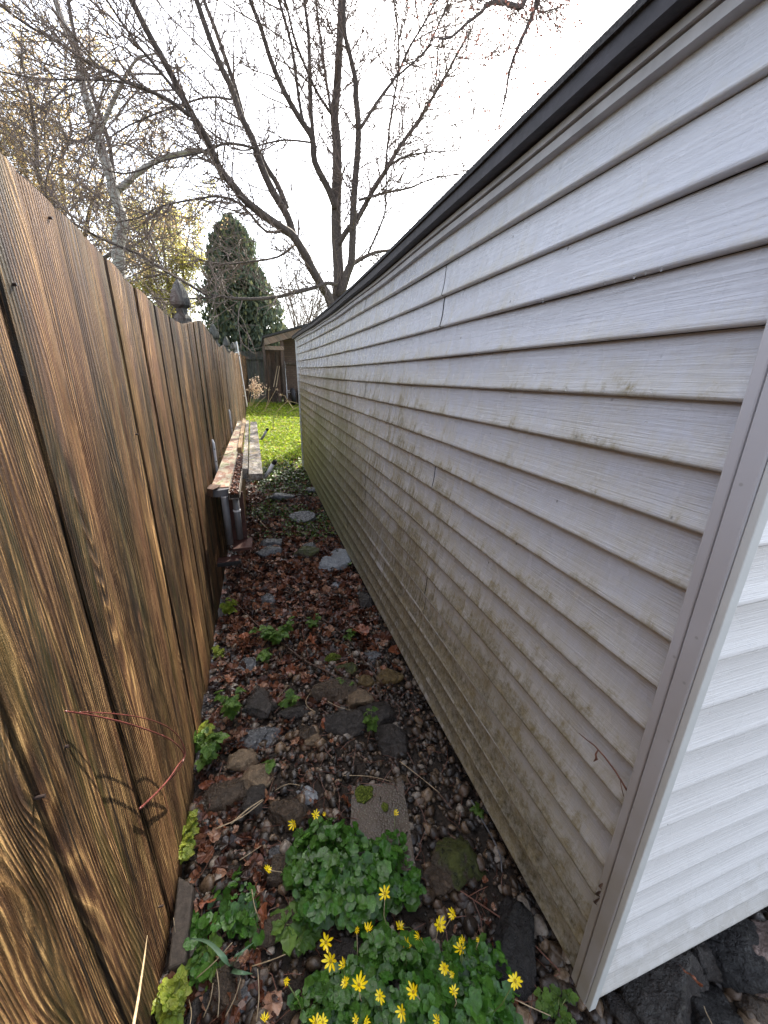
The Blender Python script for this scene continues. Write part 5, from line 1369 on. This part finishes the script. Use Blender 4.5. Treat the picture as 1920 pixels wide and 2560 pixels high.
def back_fence():
    t = empty('board_fence', (-.2, 17, gz(-.2, 17)), 'dark weathered board fence crossing behind the shed', 'fence'); b = B()
    for i in range(60):
        x = -6+i*.15; 
        if x > .45: break
        b.box(x, x+.142, 16.5, 16.52, gz(x, 16.5)+.02, 2.42+.01*(i % 3))
    b.build('boards', POSTWOOD, t); b = B(); b.box(-6, .45, 16.44, 16.498, 2.15, 2.25); b.box(-6, .45, 16.44, 16.498, 1.1, 1.2); b.build('rail', POSTWOOD, t)
back_fence()
def far_pole():
    a = ony(*zc_(10, 540), 11.5); c = ony(*zc_(205, 1745), 11.3); b = B(); t = empty('ladder', (c[0], c[1], c[2]), 'slim white aluminium ladder rail leaning on the far fence', 'ladder')
    b.tube([a, c], .016, 8); b.build('front_rail', METALW, t); b = B(); b.tube([a+[-.05, .12, -.02], c+[-.09, .12, .02]], .014, 8); b.build('back_rail', PVCG, t)
    for k in range(1, 6):
        u = k/6; p = a*(1-u)+c*u; b = B(); b.tube([p, p+np.array([-.07, .12, 0])], .012, 6); b.build('rung', METALW, t)
far_pole()
def dry_plants():
    t = empty('dried_flower_plant', tuple(ony(*zc_(250, 1650), 11.2)), 'dry pinkish feathery seed heads standing at the far fence', 'dried plant')
    rng = random.Random(9); b = B(); hd = []
    for (x0, y0, x1, y1) in ((210,1740,300,1240), (240,1740,380,1180), (260,1700,350,1260), (270,1740,450,1300), (300,1720,520,1320), (290,1740,420,1420), (260,1740,330,1330)):
        A = Vector(ony(*zc_(x0, y0), 11.2)); Cc = Vector(ony(*zc_(x1, y1), 11.2)); b.tube([A, (A+Cc)/2+Vector((-.02, 0, 0)), Cc], [.006, .005, .003], 4)
        for k in range(48):
            u = rng.uniform(.55, 1.0); q = A.lerp(Cc, u)+Vector((rng.gauss(0, .045), rng.gauss(0, .05), rng.gauss(0, .05))); hd.append(q)
    b.build('stems', DRYSTEM, t); n = len(hd)
    V, Fs = scatter([SHARD], [tuple(q) for q in hd], [rotm(rng.uniform(0, 6), rng.uniform(0, 6), rng.uniform(0, 6)) for _ in range(n)], [rng.uniform(.02, .045) for _ in range(n)], [0]*n)
    o = mk('seed_heads', V, Fs, PINKDRY, t); o['kind'] = 'stuff'
    for i, (pts, lab) in enumerate(((((530,1840), (600,1600), (605,1430)), 'thin dry weed stem with a small head left of centre in the grass'), (((540,1800), (640,1600), (740,1420)), 'dry weed stem with a pale head reaching up in the middle'),
            (((740,1850), (860,1720), (950,1640)), 'thick dry weed stem with pinkish head in the grass'), (((950,1640), (900,1540), (820,1520)), 'bent dry stem arching over the pinkish head'), (((960,1640), (1060,1660), (1180,1700)), 'dry stem lying right toward the garage edge'), (((970,1660), (1020,1730), (1060,1785)), 'short dry stem below the pinkish head'),
            (((680,2180), (690,2000), (695,1880)), 'slim dark stem standing in the sunlit grass'), (((940,1860), (1060,1790), (1180,1725)), 'pale cane lying in the grass by the garage edge'), (((340,1770), (430,1660), (545,1560)), 'thin straw stem leaning left of the dry weeds'))):
        P = [Vector(ony(*zc_(*q), 9.6)) for q in pts]; b = B(); b.tube(P, [.007, .006, .005], 5)
        if i in (0, 1, 2, 3):
            e = P[-1]
            for k in range(14):
                dd = Vector((rng.gauss(0, 1), rng.gauss(0, 1), rng.gauss(0, .8))).normalized()*rng.uniform(.02, .07); b.tube([e, e+dd], [.003, .002], 4)
        tag(b.build('dry_weed', TWIGM if i == 6 else DRYSTEM, loc=tuple(P[0])), lab, 'dried weed')
PINKDRY = mat_island('pink_dry_heads', [(.42,.30,.22),(.52,.42,.32)], (.6, .8), 3, .1, .3, .3)
dry_plants()
